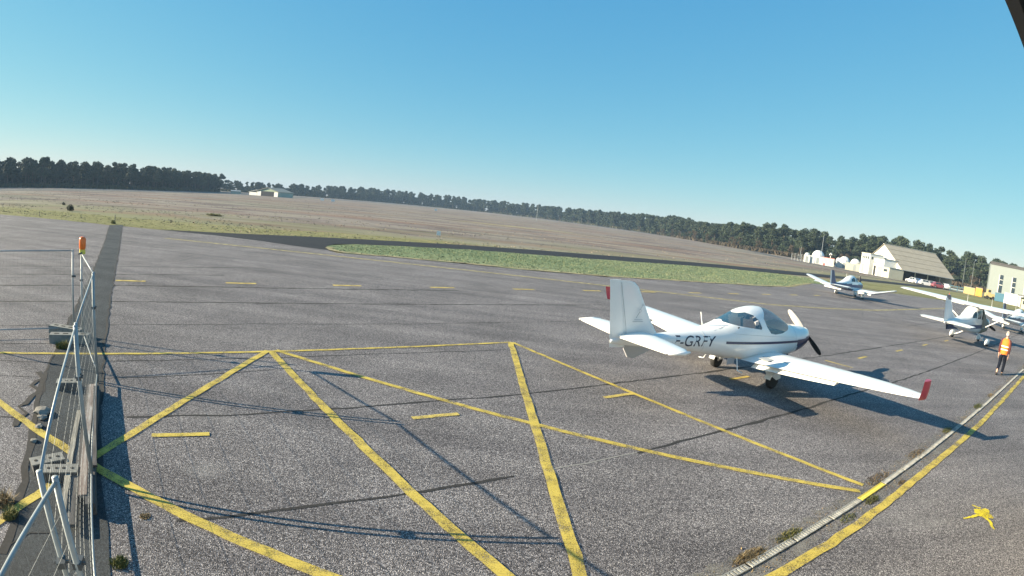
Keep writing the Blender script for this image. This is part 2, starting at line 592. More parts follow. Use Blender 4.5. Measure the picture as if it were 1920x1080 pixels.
# grass island between apron and taxiway, verges
island = struct('grass_island', MB().sheet(wavy([(-12.1, 34.2), (-12.6, 36.6), (-11.8, 39.3), (-4.8, 44.6), (7.1, 50.8), (23.2, 61.4), (31.7, 65.4), (36.5, 67.0), (41, 66)], 0.12, 1.2, 8) + wavy([(38.0, 58), (33, 55.6), (25.5, 46.6), (21.7, 44.0), (15.3, 40.4), (6.2, 35.8), (1.5, 34.4), (-3.0, 33.9), (-10.6, 32.6), (-11.8, 33.6)], 0.12, 1.2, 9), 0.010), 'green_verge')
rim = ribbon([(-12.3, 35.2), (-11.6, 33.5), (-10.5, 32.9), (-3.0, 34.2), (1.5, 34.7), (6.2, 36.1), (15.3, 40.7), (21.7, 44.3), (25.5, 46.9), (33, 55.9)], 0.55, 171, 0.5, 0.5, 0.08)
lay('dry_rim', rim, 'straw', island, 0.016)
struct('grass_verge', MB().sheet(wavy([(-160, 37.8), (-50, 37.2), (-32, 36.0), (-24, 36.9), (-15, 43.6), (-5.3, 50.5)], 0.15, 2, 11) + wavy([(-8, 53), (-16, 50), (-26, 45), (-40, 45.5), (-56, 47), (-160, 56)], 0.5, 3, 12), -0.04), 'olive_verge')
struct('hangar_verge', MB().sheet(wavy([(41, 62), (58, 61), (90, 67), (150, 79)], 0.2, 3, 13) + wavy([(175, 100), (118, 108), (84, 92), (56, 77), (41, 68)], 0.3, 3, 14), -0.006), 'olive_verge')
struct('straw_strip', MB().sheet(wavy([(-17, 131), (-3, 129), (13, 135)], 0.5, 2, 15) + wavy([(14, 139), (0, 137), (-14, 135)], 0.5, 2, 16), -0.03), 'straw')

# dark trench repair running under the fence
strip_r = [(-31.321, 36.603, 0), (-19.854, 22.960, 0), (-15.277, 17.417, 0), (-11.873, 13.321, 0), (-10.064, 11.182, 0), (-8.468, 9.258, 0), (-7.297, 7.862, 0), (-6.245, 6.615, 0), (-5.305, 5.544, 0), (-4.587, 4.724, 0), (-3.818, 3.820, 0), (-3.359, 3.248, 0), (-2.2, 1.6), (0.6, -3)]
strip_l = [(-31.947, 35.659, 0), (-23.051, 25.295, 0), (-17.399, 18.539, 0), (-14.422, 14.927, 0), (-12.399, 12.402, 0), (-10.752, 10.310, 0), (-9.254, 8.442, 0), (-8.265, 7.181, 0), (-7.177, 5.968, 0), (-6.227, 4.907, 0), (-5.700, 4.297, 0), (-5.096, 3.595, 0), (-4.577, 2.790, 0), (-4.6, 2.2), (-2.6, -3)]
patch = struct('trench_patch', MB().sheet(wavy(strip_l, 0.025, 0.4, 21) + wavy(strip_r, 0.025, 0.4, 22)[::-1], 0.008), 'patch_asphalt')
for i, (pts, w, sd_) in enumerate(((strip_l[:11], 0.09, 31), (strip_r[:8], 0.07, 32), (strip_l[7:13], 0.13, 33))):
    lay('crack', ribbon(pts, w * .7, sd_, 0.6, 0.3, 0.025), 'crack', patch, 0.010 + 0.001 * i)
lay('crack', ribbon([(-8.393, 7.086, 0), (-7.673, 6.371, 0), (-7.459, 5.904, 0), (-7.009, 5.401, 0), (-6.851, 5.137, 0)], 0.10, 36, 0.8, 0.2, 0.05), 'crack', patch, 0.013)
lay('crack', ribbon([(-4.623, 2.977, 0), (-4.569, 3.301, 0), (-4.298, 3.488, 0)], 0.02, 37, 0.8, 0.2, 0.02), 'crack', patch, 0.013)

# old paving-lane joints
JZ = 0.004
joints = [
    ([(-20.336, 15.181, 0), (-16.224, 18.529, 0), (-10.985, 22.833, 0)], 0.10), ([(-18.628, 13.897, 0), (-14.820, 16.929, 0), (-11.420, 19.747, 0)], 0.10),
    ([(-16.663, 12.416, 0), (-13.327, 15.135, 0), (-7.731, 18.864, 0), (-2.206, 22.660, 0)], 0.12), ([(-14.476, 10.758, 0), (-12.508, 12.317, 0), (-10.317, 13.901, 0), (-5.455, 17.036, 0), (-1.842, 19.412, 0), (3.943, 23.092, 0)], 0.09),
    ([(-12.040, 8.895, 0), (-10.603, 10.143, 0), (-8.605, 11.584, 0), (-6.412, 13.156, 0), (-2.654, 15.454, 0), (-0.691, 16.779, 0), (2.744, 18.940, 0)], 0.034),
    ([(-10.703, 7.859, 0), (-9.709, 8.678, 0)], 0.027), ([(-7.743, 8.489, 0), (-6.553, 9.350, 0), (-2.967, 11.841, 0), (0.175, 13.790, 0)], 0.030),
    ([(-9.715, 7.086, 0), (-8.671, 7.704, 0)], 0.027), ([(-8.964, 6.493, 0), (-7.052, 7.695, 0), (-6.300, 8.250, 0), (-4.436, 9.835, 0)], 0.024),
    ([(-7.385, 5.217, 0), (-7.025, 5.415, 0)], 0.027),
    ([(-5.564, 6.469, 0), (-5.114, 6.765, 0), (-3.724, 7.642, 0), (-2.768, 8.297, 0), (-1.469, 9.152, 0), (0.556, 10.381, 0), (3.196, 12.113, 0)], 0.054), ([(3.196, 12.113, 0), (5.019, 13.219, 0), (9.919, 16.217, 0), (16.231, 19.908, 0), (25.434, 25.207, 0), (38.819, 33.723, 0)], 0.068),
    ([(-3.289, 4.414, 0), (-2.838, 4.723, 0), (-2.397, 5.053, 0), (-1.030, 5.939, 0), (0.311, 6.786, 0)], 0.041), ([(2.263, 7.945, 0), (3.707, 8.880, 0), (6.042, 10.305, 0), (9.279, 12.301, 0), (12.491, 14.096, 0), (18.267, 17.551, 0), (25.115, 21.655, 0), (44.434, 33.492, 0)], 0.061),
    ([(23.966, 27.643, 0), (29.130, 30.941, 0), (38.479, 36.958, 0)], 0.068),
]
for i, (pts, w) in enumerate(joints):
    lay('joint', ribbon(pts, w, 50 + i, 0.75, 0.3, 0.012), 'crack', apron, JZ)
lay('joint', ribbon([(0.807, 7.072, 0), (1.382, 7.429, 0), (2.263, 7.945, 0)], 0.03, 80, 0.5, 0.3, 0.008), 'crack_pale', apron, JZ)
lay('joint', ribbon([(13.973, 11.444, 0), (14.518, 11.073, 0), (15.180, 10.365, 0)], 0.03, 81, 0.5, 0.3, 0.01), 'crack_pale', apron, JZ)

# painted markings (kept as real sheets on the apron)
PZ = 0.012


def line(a, b, w, mat='yellow_paint', z=PZ, seed=0):
    return lay('painted_line', ribbon([a, b], w, seed, 0.06, 0.25, 0.006), mat, apron, z)


line((-12.680, 5.659), (0.134, 14.538, 0), 0.115, seed=101)
line((-5.177, 10.943, 0), (-5.051, 1.692), 0.15, seed=102, z=0.013)
line((-5.097, 10.941, 0), (1.507, 3.061), 0.155, seed=103, z=0.014)
line((-5.039, 11.071, 0), (5.717, 6.692, 0), 0.125, seed=104, z=0.015)
line((0.120, 14.531, 0), (1.174, 2.797), 0.155, seed=105, z=0.016)
line((0.193, 14.504, 0), (5.917, 6.893, 0), 0.115, seed=106, z=0.017)
line((-10.962, 6.274), (0.364, 3.736), 0.15, seed=107, z=0.018)
lay('painted_line', ribbon([(-1.5, 1.9), (3.293, 4.701, 0), (4.814, 5.555, 0), (7.538, 7.213, 0), (12.127, 9.909, 0), (20.912, 15.288, 0), (27.5, 19.3)], 0.15, 108, 0.08, 0.25, 0.008), 'yellow_paint', apron, 0.013)
line((-22.188, 30.358, 0), (15.234, 30.388, 0), 0.42, 'faint_paint', seed=109)
lay('painted_line', ribbon([(15.234, 30.388, 0), (19.930, 31.832, 0), (26.593, 34.754, 0), (35.428, 40.173, 0), (46.229, 46.862, 0)], 0.42, 110, 0.1, 1.0, 0.01), 'faint_paint', apron, PZ)
line((10.652, 16.136, 0), (11.275, 15.332, 0), 0.12, 'faded_paint', seed=111)
dstep = Vector((3.56, 2.22))
for i, q in enumerate(((-4.809, 6.119, 0), (-1.400, 8.392, 0), (2.113, 10.582, 0), (5.764, 12.845, 0), (12.606, 16.902, 0), (16.148, 19.000, 0), (19.662, 21.146, 0), (23.246, 23.219, 0))):
    a = Vector(q[:2])
    line((a.x, a.y), tuple(a + dstep.normalized() * 0.86), 0.12, 'faded_paint' if i else 'yellow_paint', seed=120 + i)
dash1 = Vector((-13.9, 15.9))
for i in range(12):
    a = dash1 + Vector((3.49, 2.25)) * i
    line((a.x, a.y), tuple(a + dstep.normalized() * 1.15), 0.24, 'faded_paint', seed=140 + i)
# paint splash near the wall: an uneven blob with four ragged runs
r_ = random.Random(5)
blob = [(0.17 * (1 + r_.uniform(-.45, .45)) * math.cos(a), 0.17 * (1 + r_.uniform(-.45, .45)) * math.sin(a)) for a in [k * math.pi / 12 for k in range(24)]]
cx, cyy = (7.749, 5.593, 0)[:2]
lay('paint_splash', MB().sheet([(cx + x, cyy + y) for x, y in blob], 0), 'splash_paint', apron, 0.012)
for k, (p0, p1, w) in enumerate((((7.684, 5.528, 0), (7.146, 5.517, 0), 0.06), ((7.773, 5.587, 0), (7.494, 5.033, 0), 0.07), ((7.829, 5.719, 0), (7.726, 5.888, 0), 0.05), ((7.744, 5.513, 0), (7.827, 5.370, 0), 0.05))):
    lay('paint_splash', ribbon([p0, p1], (w * 1.4, w * 0.5), 160 + k, 0.5, 0.05, 0.01), 'splash_paint', apron, 0.013 + 0.001 * k)

# ------------------------------------------------------------------ drainage channel with slotted covers
D0, D1 = Vector((2.885, 4.826, 0)[:2]), Vector((20.866, 15.631, 0)[:2])
dd = (D1 - D0).normalized()
dang = math.atan2(dd.y, dd.x)
drain = thing('drainage_channel', 'long slotted drainage channel with pale covers beside the yellow edge line', 'drain', (D0.x, D0.y, 0), dang)
lay('silt_edge', ribbon([(-5, 0), (30, 0)], 0.50, 170, 0.25, 0.12, 0.02), 'silt_dust', drain, 0.004)
MB().box((12, 0, 0.006), (36, 0.112, 0.006)).build('trough_shade', 'recess_shade', drain)  # flat black sheet, paints the dark of the channel below the grates
seg = MB()
seg.box((0.485, 0.044, 0.013), (0.965, 0.014, 0.020)).box((0.485, -0.044, 0.013), (0.965, 0.014, 0.020))
for k in range(16):
    seg.box((0.03 + k * 0.0607, 0, 0.0125), (0.036, 0.074, 0.017))
g0 = None
yel = (Vector((5.963, 6.692, 0)[:2]) - D0).dot(dd)
for k in range(-5, 24):
    if g0 is None:
        g0 = o = seg.build('grate', 'drain_cover', drain)
        gme = o.data
    else:
        o = bpy.data.objects.new('grate', gme)
        COL.objects.link(o)
        o.parent = drain
    o.location = (k * 1.0 + (yel % 1.0) - 0.5, rnd.uniform(-.004, .004), rnd.uniform(0, 0.003))
    o.rotation_euler.z = rnd.uniform(-.006, .006)
    if abs(o.location.x + 0.5 - yel) < 0.45:
        o.data = gme.copy()
        o.data.materials[0] = M['drain_yellow']
        o['label'] = 'yellow painted drain cover'

# ------------------------------------------------------------------ club building carrying the camera: only its eave shows
n_out = Vector((-math.sin(R(31.7)), math.cos(R(31.7)), 0))
bx = Vector((math.cos(R(31.7)), math.sin(R(31.7)), 0))
club = thing('club_building', 'building under the dark roof eave in the upper right corner', 'building', (0, 0, 0), R(31.7))
wall = MB().box((3.0, -3.62, 1.95), (16, 6, 3.9)).build('wall', 'wall_white', club)
MB().box((3.2, -3.3, 4.08), (17, 6.8, 0.155)).build('roof', 'eave_dark', club)
MB().box((3.2, 0.135, 4.12), (17, 0.03, 0.24)).build('fascia', 'eave_dark', club)

# ------------------------------------------------------------------ aircraft
def se_ring(x, zc, hw, up, dn, eu=2.0, ed=2.2, n=48):
    """one fuselage frame: superellipse with separate upper and lower halves"""
    out = []
    for k in range(n):
        t = 2 * math.pi * k / n
        c, s = math.cos(t), math.sin(t)
        e = eu if s >= 0 else ed
        y = hw * math.copysign(abs(c) ** (2 / e), c)
        z = zc + (up if s >= 0 else dn) * math.copysign(abs(s) ** (2 / e), s)
        out.append((x, y, z))
    return out


def interp_sections(secs, step=0.06):
    """secs: (x, zc, hw, up, dn, eu, ed) sorted by x; smooth (monotone-ish) resampling"""
    A = np.array(secs, float)
    xs = np.arange(A[0, 0], A[-1, 0] + 1e-6, step)
    xs[-1] = A[-1, 0]
    d = np.gradient(A[:, 1:], A[:, 0], axis=0)
    out = []
    for x in xs:
        i = min(max(np.searchsorted(A[:, 0], x) - 1, 0), len(A) - 2)
        h_ = A[i + 1, 0] - A[i, 0]
        t = (x - A[i, 0]) / h_
        h00, h10, h01, h11 = 2 * t**3 - 3 * t**2 + 1, t**3 - 2 * t**2 + t, -2 * t**3 + 3 * t**2, t**3 - t**2
        v = h00 * A[i, 1:] + h10 * h_ * d[i] + h01 * A[i + 1, 1:] + h11 * h_ * d[i + 1]
        out.append((x, *v))
    return out


def half_width(secs, x, z):
    """surface |y| of the lofted fuselage at (x, z)"""
    A = np.array(secs)
    i = int(np.argmin(abs(A[:, 0] - x)))
    _, zc, hw, up, dn, eu, ed = A[i]
    s = (z - zc) / (up if z >= zc else dn)
    e = eu if z >= zc else ed
    s = min(0.999, abs(s))
    return hw * (1 - s ** e) ** (1 / e)


def airfoil(le, te, y, z, t, n=9, droop=0.0):
    """closed airfoil ring between leading edge x=le and trailing edge x=te"""
    c = le - te
    up, lo = [], []
    for k in range(n + 1):
        s = 0.5 - 0.5 * math.cos(math.pi * k / n)
        th = t * c * (2.969 * math.sqrt(s) * 0.5 - 0.63 * s - 1.758 * s**2 + 1.4215 * s**3 - 0.5075 * s**4) * 2
        x = le - s * c
        zz = z + 0.02 * c * math.sin(math.pi * s) - droop * max(0, s - 0.7)
        up.append((x, y, zz + th * 0.62))
        lo.append((x, y, zz - th * 0.38))
    return up + lo[-2:0:-1]


def carve(fus, polys, names, mat, parent, keep=None, extra=None, off=0.0, wmat='canopy_glass'):
    """cut window outlines (convex polygons in side view) out of the fuselage mesh and make each a part"""
    me = fus.data
    bm = bmesh.new()
    bm.from_mesh(me)
    for poly in polys:
        n = len(poly)
        for i in range(n):
            (x0, z0), (x1, z1) = poly[i], poly[(i + 1) % n]
            nx, nz = z1 - z0, -(x1 - x0)
            xs, zs = [q[0] for q in poly], [q[1] for q in poly]
            fs = [f for f in bm.faces if min(xs) - .2 < f.calc_center_median().x < max(xs) + .2 and min(zs) - .2 < f.calc_center_median().z < max(zs) + .2]
            geom = list({e for f in fs for e in f.edges} | {v for f in fs for v in f.verts}) + fs
            bmesh.ops.bisect_plane(bm, geom=geom, plane_co=(x0, 0, z0), plane_no=(nx, 0, nz), dist=1e-5)
    bm.normal_update()

    def inside(c, poly):
        sgn = None
        for i in range(len(poly)):
            (x0, z0), (x1, z1) = poly[i], poly[(i + 1) % len(poly)]
            cr = (x1 - x0) * (c.z - z0) - (z1 - z0) * (c.x - x0)
            if abs(cr) < 1e-9:
                continue
            if sgn is None:
                sgn = cr > 0
            elif (cr > 0) != sgn:
                return False
        return True
    made = []
    for poly, nm in zip(polys, names):
        for side in ((1, -1) if nm != 'windscreen' else (0,)):
            sel = []
            for f in bm.faces:
                c = f.calc_center_median()
                if side and c.y * side < 0.02:
                    continue
                if keep and not keep(nm, c):
                    continue
                if inside(c, poly):
                    sel.append(f)
            if not sel:
                continue
            vmap, vs, fs = {}, [], []
            for f in sel:
                q = []
                for v in f.verts:
                    if v.index not in vmap or True:
                        key = tuple(round(t, 5) for t in v.co)
                        if key not in vmap:
                            vmap[key] = len(vs)
                            vs.append(tuple(v.co - v.normal * 0.006))
                        q.append(vmap[key])
                fs.append(q)
            bmesh.ops.delete(bm, geom=sel, context='FACES')
            m = MB()
            m.add(vs, fs)
            made.append(m.build(nm, wmat if nm == 'windscreen' else mat, parent, True))
    bm.to_mesh(me)
    bm.free()
    me.polygons.foreach_set('use_smooth', [True] * len(me.polygons))
    return made


def text_mesh(body, size, shear=0.0):
    cu = bpy.data.curves.new('txt', 'FONT')
    cu.body = body
    cu.size = size
    cu.shear = shear
    cu.resolution_u = 3
    cu.offset = 0.0
    o = bpy.data.objects.new('txt', cu)
    COL.objects.link(o)
    bpy.context.view_layer.update()
    dg = bpy.context.evaluated_depsgraph_get()
    me = bpy.data.meshes.new_from_object(o.evaluated_get(dg))
    vs = [tuple(v.co) for v in me.vertices]
    fs = [tuple(p.vertices) for p in me.polygons]
    bpy.data.objects.remove(o)
    bpy.data.curves.remove(cu)
    bpy.data.meshes.remove(me)
    return vs, fs


def wing_loft(side, stations, n=9):
    """stations: (y, le, te, z, thickness)"""
    return [airfoil(le, te, side * y, z, t, n) for (y, le, te, z, t) in stations]


def st_at(stations, y):
    for a, b in zip(stations[:-1], stations[1:]):
        if a[0] <= y <= b[0]:
            t = (y - a[0]) / (b[0] - a[0])
            return tuple(a[i] + (b[i] - a[i]) * t for i in range(5))
    return stations[-1]


def surface_panel(side, stations, y0, y1, frac, drop, name, mat, parent, lift=0.0, n=6):
    """a flap, aileron or elevator: the rear fraction of the chord between two stations, hinged down by drop"""
    rings = []
    for k in range(n + 1):
        y = y0 + (y1 - y0) * k / n
        _, le, te, z, t = st_at(stations, y)
        c = le - te
        xh = te + frac * c
        h_ = t * c * 0.62 * 0.55 + 0.012
        zt = z + lift
        dx, dz = -frac * c * math.cos(drop), -frac * c * math.sin(drop)
        rings.append([(xh, side * y, zt + h_), (xh + dx * .5, side * y, zt + h_ * .62 + dz * .5), (xh + dx, side * y, zt + 0.006 + dz), (xh + dx, side * y, zt - 0.004 + dz),
                      (xh + dx * .5, side * y, zt - h_ * .5 + dz * .5), (xh, side * y, zt - h_ * 0.6)])
    m = MB()
    m.loft(rings)
    return m.build(name, mat, parent, 40)


def wheel(c, r, w, parent, name='main_wheel', fair=None):
    t = MB().disc(c, (0, 1, 0), r, w).build(name, 'tyre', parent, 40)
    MB().disc(c, (0, 1, 0), r * 0.52, w * 0.9, 16).build('rim', 'alloy', t, 40)
    if fair == 'guard':
        # small mudguard hugging the top of the tyre
        outer, inner = [], []
        for k in range(13):
            an_ = R(12 + 150 * k / 12)
            for lst, rr in ((outer, r * 1.14), (inner, r * 1.06)):
                lst.append((c[0] - rr * math.cos(an_), c[2] + rr * math.sin(an_)))
        for k in range(1):
            rings = []
            for (ox, oz), (ix_, iz_) in zip(outer, inner):
                rings.append([(ox, c[1] - w * .62, oz), (ox, c[1] + w * .62, oz), (ix_, c[1] + w * .62, iz_), (ix_, c[1] - w * .62, iz_)])
            g = MB().loft(rings)
        for sy in (1, -1):
            g.prism([(x_, c[1] + sy * w * .6, z_) for x_, z_ in outer[2:]] + [(c[0] + r * .2, c[1] + sy * w * .6, c[2] + r * .15)], (0, sy * .012, 0))
        g.build('mudguard', 'white_gel', t, 40)
    elif fair:
        rings = []
        for k in range(9):
            s = -1 + 2 * k / 8
            ww = w * 0.85 * math.sqrt(max(0.02, 1 - s * s)) + 0.01
            x = c[0] - 0.06 + s * r * fair
            top = r * 1.12 * math.sqrt(max(0.03, 1 - (s * .96) ** 2))
            ring = [(x, c[1] + ww * math.cos(a), c[2] + (0.0 if math.sin(a) < 0 else top * math.sin(a)) + (0.55 * r * math.sin(a) if math.sin(a) < 0 else 0)) for a in [2 * math.pi * q / 14 for q in range(14)]]
            rings.append(ring)
        MB().loft(rings).build('wheel_fairing', 'white_gel', t, 50)
    return t


def blade(mb, c, ang, length, root=0.10, chord=0.085, twist=0.6):
    """one propeller blade in the plane x=c.x, pointing at angle ang in the y-z plane"""
    d = Vector((0, math.cos(ang), math.sin(ang)))
    tdir = Vector((0, -math.sin(ang), math.cos(ang)))
    rings = []
    for k in range(10):
        s = k / 9
        rr = root + (length - root) * s
        ch = chord * (0.55 + 0.75 * math.sin(math.pi * min(1, 0.18 + 0.75 * s))) * (1 if s < 0.93 else 0.55)
        tw = twist * (1.2 - s)
        ax = tdir * math.cos(tw) + Vector((1, 0, 0)) * math.sin(tw)
        nx = ax.cross(d)
        p = Vector(c) + d * rr
        rings.append([p + ax * (ch * math.cos(a)) + nx * (ch * 0.16 * math.sin(a)) for a in [2 * math.pi * q / 8 for q in range(8)]])
    return mb.loft(rings)


# ---- the white low-wing trainer in front
p1 = thing('light_aircraft', 'white low-wing aircraft lettered F-GRFY with red winglets, nearest the camera', 'airplane', (6.233, 13.186, 0), R(27.68))
#         x     zc    hw    up    dn    eu   ed
secs1 = [(-4.62, 1.10, 0.03, 0.04, 0.05, 2.0, 2.0), (-4.2, 1.09, 0.085, 0.09, 0.10, 2, 2), (-3.4, 1.08, 0.15, 0.155, 0.155, 2.1, 2.1), (-2.6, 1.07, 0.235, 0.23, 0.22, 2.2, 2.2),
         (-1.9, 1.05, 0.335, 0.335, 0.30, 2.2, 2.3), (-1.45, 1.04, 0.42, 0.46, 0.36, 2.1, 2.4), (-1.05, 1.03, 0.49, 0.635, 0.42, 2.0, 2.5), (-0.7, 1.03, 0.535, 0.775, 0.455, 2.0, 2.5),
         (-0.1, 1.03, 0.57, 0.875, 0.475, 2.0, 2.5), (0.45, 1.03, 0.575, 0.825, 0.48, 2.0, 2.5), (1.0, 1.03, 0.555, 0.63, 0.47, 2.05, 2.5), (1.32, 1.03, 0.53, 0.475, 0.45, 2.2, 2.5),
         (1.65, 1.03, 0.50, 0.395, 0.41, 2.4, 2.5), (2.1, 1.05, 0.43, 0.33, 0.345, 2.4, 2.4), (2.4, 1.08, 0.335, 0.26, 0.27, 2.3, 2.3), (2.55, 1.11, 0.24, 0.185, 0.20, 2.2, 2.2), (2.6, 1.13, 0.15, 0.13, 0.13, 2, 2)]
S1 = interp_sections(secs1, 0.05)
fus = MB().loft([se_ring(*s, n=64) for s in S1]).build('fuselage', 'white_gel', p1, True)
rear_w = [(-1.36, 1.51), (-1.18, 1.64), (-0.92, 1.735), (-0.62, 1.775), (-0.42, 1.73), (-0.27, 1.62), (-0.19, 1.45), (-0.22, 1.37), (-0.55, 1.40), (-1.0, 1.475)]
wscr = [(-0.06, 1.66), (0.06, 1.80), (0.24, 2.02), (1.26, 1.58), (1.22, 1.47), (1.02, 1.36), (0.72, 1.295), (0.38, 1.27), (0.18, 1.30), (0.02, 1.46)]
carve(fus, [rear_w, wscr], ['rear_window', 'windscreen'], 'canopy_glass', p1, wmat='windscreen_sky_tint')
cab = MB()
cab.box((0.05, 0, 0.86), (2.3, 0.9, 0.06)).box((-1.0, 0, 1.15), (0.05, 0.8, 0.6)).box((0.98, 0, 1.16), (0.30, 0.78, 0.26))
cab.build('cabin_floor', 'cabin_dark', p1)
for sy in (1, -1):
    s_ = MB().box((0.05, sy * .25, 1.0), (0.5, 0.42, 0.2)).box((-0.30, sy * .25, 1.30), (0.14, 0.42, 0.62), ry=-0.28).box((-0.40, sy * .25, 1.62), (0.09, 0.22, 0.14), ry=-0.28)
    s_.build('seat', 'seat_grey', p1)
# blue lower cowling with upswept edge
cw = []
for s in S1:
    if s[0] < 1.55:
        continue
    x, zc, hw, up, dn, eu, ed = s
    rg = se_ring(x, zc, hw + .004, up + .004, dn + .004, eu, ed, 64)
    cw.append((x, rg))
mcw = MB()
for (xa, ra), (xb, rb) in zip(cw[:-1], cw[1:]):
    for k in range(64):
        k2 = (k + 1) % 64
        zm = (ra[k][2] + rb[k2][2]) / 2
        xm = (xa + xb) / 2
        zt = 1.065 + 0.10 * max(0, (xm - 1.6))
        zb = 1.00 - 0.66 * max(0.0, min(1.0, (xm - 1.58) / 0.40)) ** 0.7
        if zb < zm < zt and xm < 2.56:
            mcw.add([ra[k], ra[k2], rb[k2], rb[k]], [(0, 1, 2, 3)])
mcw.build('lower_cowling', 'navy', p1, True)
for sy in (1, -1):
    st = MB()
    xs = np.linspace(-1.42, 1.68, 42)
    for xa, xb in zip(xs[:-1], xs[1:]):
        q = []
        for (x, z) in ((xa, 1.052 - .012 * (xa + 1.3)), (xb, 1.052 - .012 * (xb + 1.3)), (xb, 1.112 - .012 * (xb + 1.3)), (xa, 1.112 - .012 * (xa + 1.3))):
            q.append((x, sy * (half_width(S1, x, z) + 0.006), z))
        st.add(q, [(0, 1, 2, 3)])
    st.build('side_stripe', 'navy', p1, True)
# registration letters wrapped on the right side
vs, fs = text_mesh('F-GRFY', 0.36, 0.22)
vs = [(-2.98 + v[0] * 1.04, 0, 0.985 + v[1] * 0.98) for v in vs]
mt = MB().add([(x, -(half_width(S1, x, z) + 0.006), z) for x, _, z in vs], fs)
mt.build('registration', 'letter_navy', p1)
# wings
W1 = [(0.36, 1.02, -0.68, 0.615, 0.15), (0.60, 0.93, -0.68, 0.635, 0.15), (2.4, 0.70, -0.64, 0.79, 0.14), (3.9, 0.40, -0.58, 0.93, 0.13), (4.6, 0.16, -0.56, 1.00, 0.12), (4.98, -0.06, -0.56, 1.045, 0.11), (5.10, -0.20, -0.58, 1.07, 0.10)]
for side in (1, -1):
    wsec = [(y, le, te + (0.30 * (le - te) if y < 4.7 else 0.30 * (le - te) * max(0, (4.98 - y) / 0.28)), z, t) for (y, le, te, z, t) in W1]
    wing = MB().loft(wing_loft(side, W1, 12)).build('wing', 'white_gel', p1, 50)
    wing.scale.y = 1.06 if side > 0 else 1.0
    surface_panel(side, W1, 0.72, 3.05, 0.27, 0.30, 'flap', 'white_satin', wing, 0.0)
    surface_panel(side, W1, 3.08, 4.85, 0.24, 0.05, 'aileron', 'white_gel', wing, 0.012)
    for (a, b, fr) in ((0.72, 3.06, 0.275), (3.06, 4.85, 0.245)):
        pts = []
        for k in range(9):
            y = a + (b - a) * k / 8
            _, le, te, z, t = st_at(W1, y)
            c = le - te
            pts.append((te + fr * c, side * y, z + t * c * 0.62 * 0.62 + 0.026))
        MB().tube(pts, 0.008, 4).build('hinge_gap', 'seam', wing)
    wl = []
    for k in range(7):
        s = k / 6
        y = 5.09 + 0.07 * math.sin(s * 1.35)
        z = 1.04 + 0.40 * s ** 1.1
        le = -0.14 - 0.20 * s
        te = -0.66 - 0.08 * s
        rr = airfoil(le, te, 0, 0, 0.20, 8)
        up_ = Vector((0, -side * math.sin(min(1.3, 0.3 + s * 1.2)), math.cos(min(1.3, 0.3 + s * 1.2))))
        wl.append([(q[0], side * y + up_.y * q[2], z + up_.z * q[2]) for q in rr])
    MB().loft(wl).build('winglet', 'red_tip', wing, 50)
# tailplane, fin, rudder, ventral fin
T1 = [(0.05, -3.52, -4.46, 1.215, 0.10), (0.6, -3.60, -4.44, 1.22, 0.10), (1.35, -3.72, -4.40, 1.225, 0.09), (1.50, -3.84, -4.39, 1.225, 0.08)]
for side in (1, -1):
    tp = MB().loft(wing_loft(side, T1, 8)).build('tailplane', 'white_gel', p1, 50)
    surface_panel(side, T1, 0.10, 1.46, 0.42, 0.10, 'elevator', 'white_satin', tp, 0.010)
    MB().tube([(-3.80, side * 1.51, 1.225), (-4.0, side * 1.55, 1.225), (-4.39, side * 1.53, 1.225)], [0.03, 0.045, 0.02], 8).build('tip_fairing', 'white_gel', tp, True)
fin = []
for (z, le, te) in ((1.10, -3.0, -4.26), (1.24, -3.34, -4.28), (1.5, -3.56, -4.33), (1.75, -3.73, -4.39), (2.05, -3.92, -4.47), (2.25, -4.05, -4.52), (2.34, -4.17, -4.55), (2.375, -4.32, -4.56)):
    fin.append([(x, z_, z) for x, y_, z_ in [(q[0], 0, q[2]) for q in airfoil(le, te, 0, 0, 0.115, 8)]])
finp = MB().loft(fin).build('fin', 'white_gel', p1, 50)
rud = []
for (z, le, te) in ((0.96, -4.20, -4.62), (1.3, -4.285, -4.665), (1.8, -4.405, -4.74), (2.25, -4.525, -4.815), (2.385, -4.56, -4.84)):
    rud.append([(x, z_, z) for x, y_, z_ in [(q[0], 0, q[2]) for q in airfoil(le, te, 0, 0, 0.16, 6)]])
MB().loft(rud).build('rudder', 'white_gel', finp, 50)
MB().tube([(-4.232, -.052, 1.12), (-4.29, -.05, 1.4), (-4.555, -.03, 2.34)], 0.007, 4).build('hinge_gap', 'seam', finp)
MB().loft([[(x, y * w, z) for x, y, z in ((-3.2, 1, .98), (-3.2, -1, .98), (-4.18, -1, 1.0), (-4.18, 1, 1.0))] if False else [(x, w, z) for (x, z) in ((-3.3, 0.98), (-3.6, .82), (-3.92, .70), (-4.10, .73), (-4.22, .90), (-4.22, 1.02))] for w in (-.022, .022)]).build('ventral_fin', 'seat_grey', p1)
# small drawn emblem on the fin
em = MB()
y_ = -0.068
em.tube([(-4.06, y_, 1.60), (-3.99, y_, 1.72)], 0.007, 5)
em.tube([(-3.965, y_, 1.79), (-3.935, y_, 1.86)], 0.004, 5)
em.tube([(-4.10, y_, 1.565), (-3.88, y_, 1.565)], 0.005, 5)
em.tube([(-4.14, y_, 1.525), (-3.86, y_, 1.525)], 0.007, 5)
for (cx_, cz_, rr) in ((-3.975, 1.755, 0.032), (-3.925, 1.885, 0.02)):
    em.tube([(cx_ + rr * math.cos(a), y_, cz_ + rr * math.sin(a)) for a in [k * math.pi / 6 for k in range(13)]], 0.005, 4)
em.build('fin_emblem', 'seam', finp)
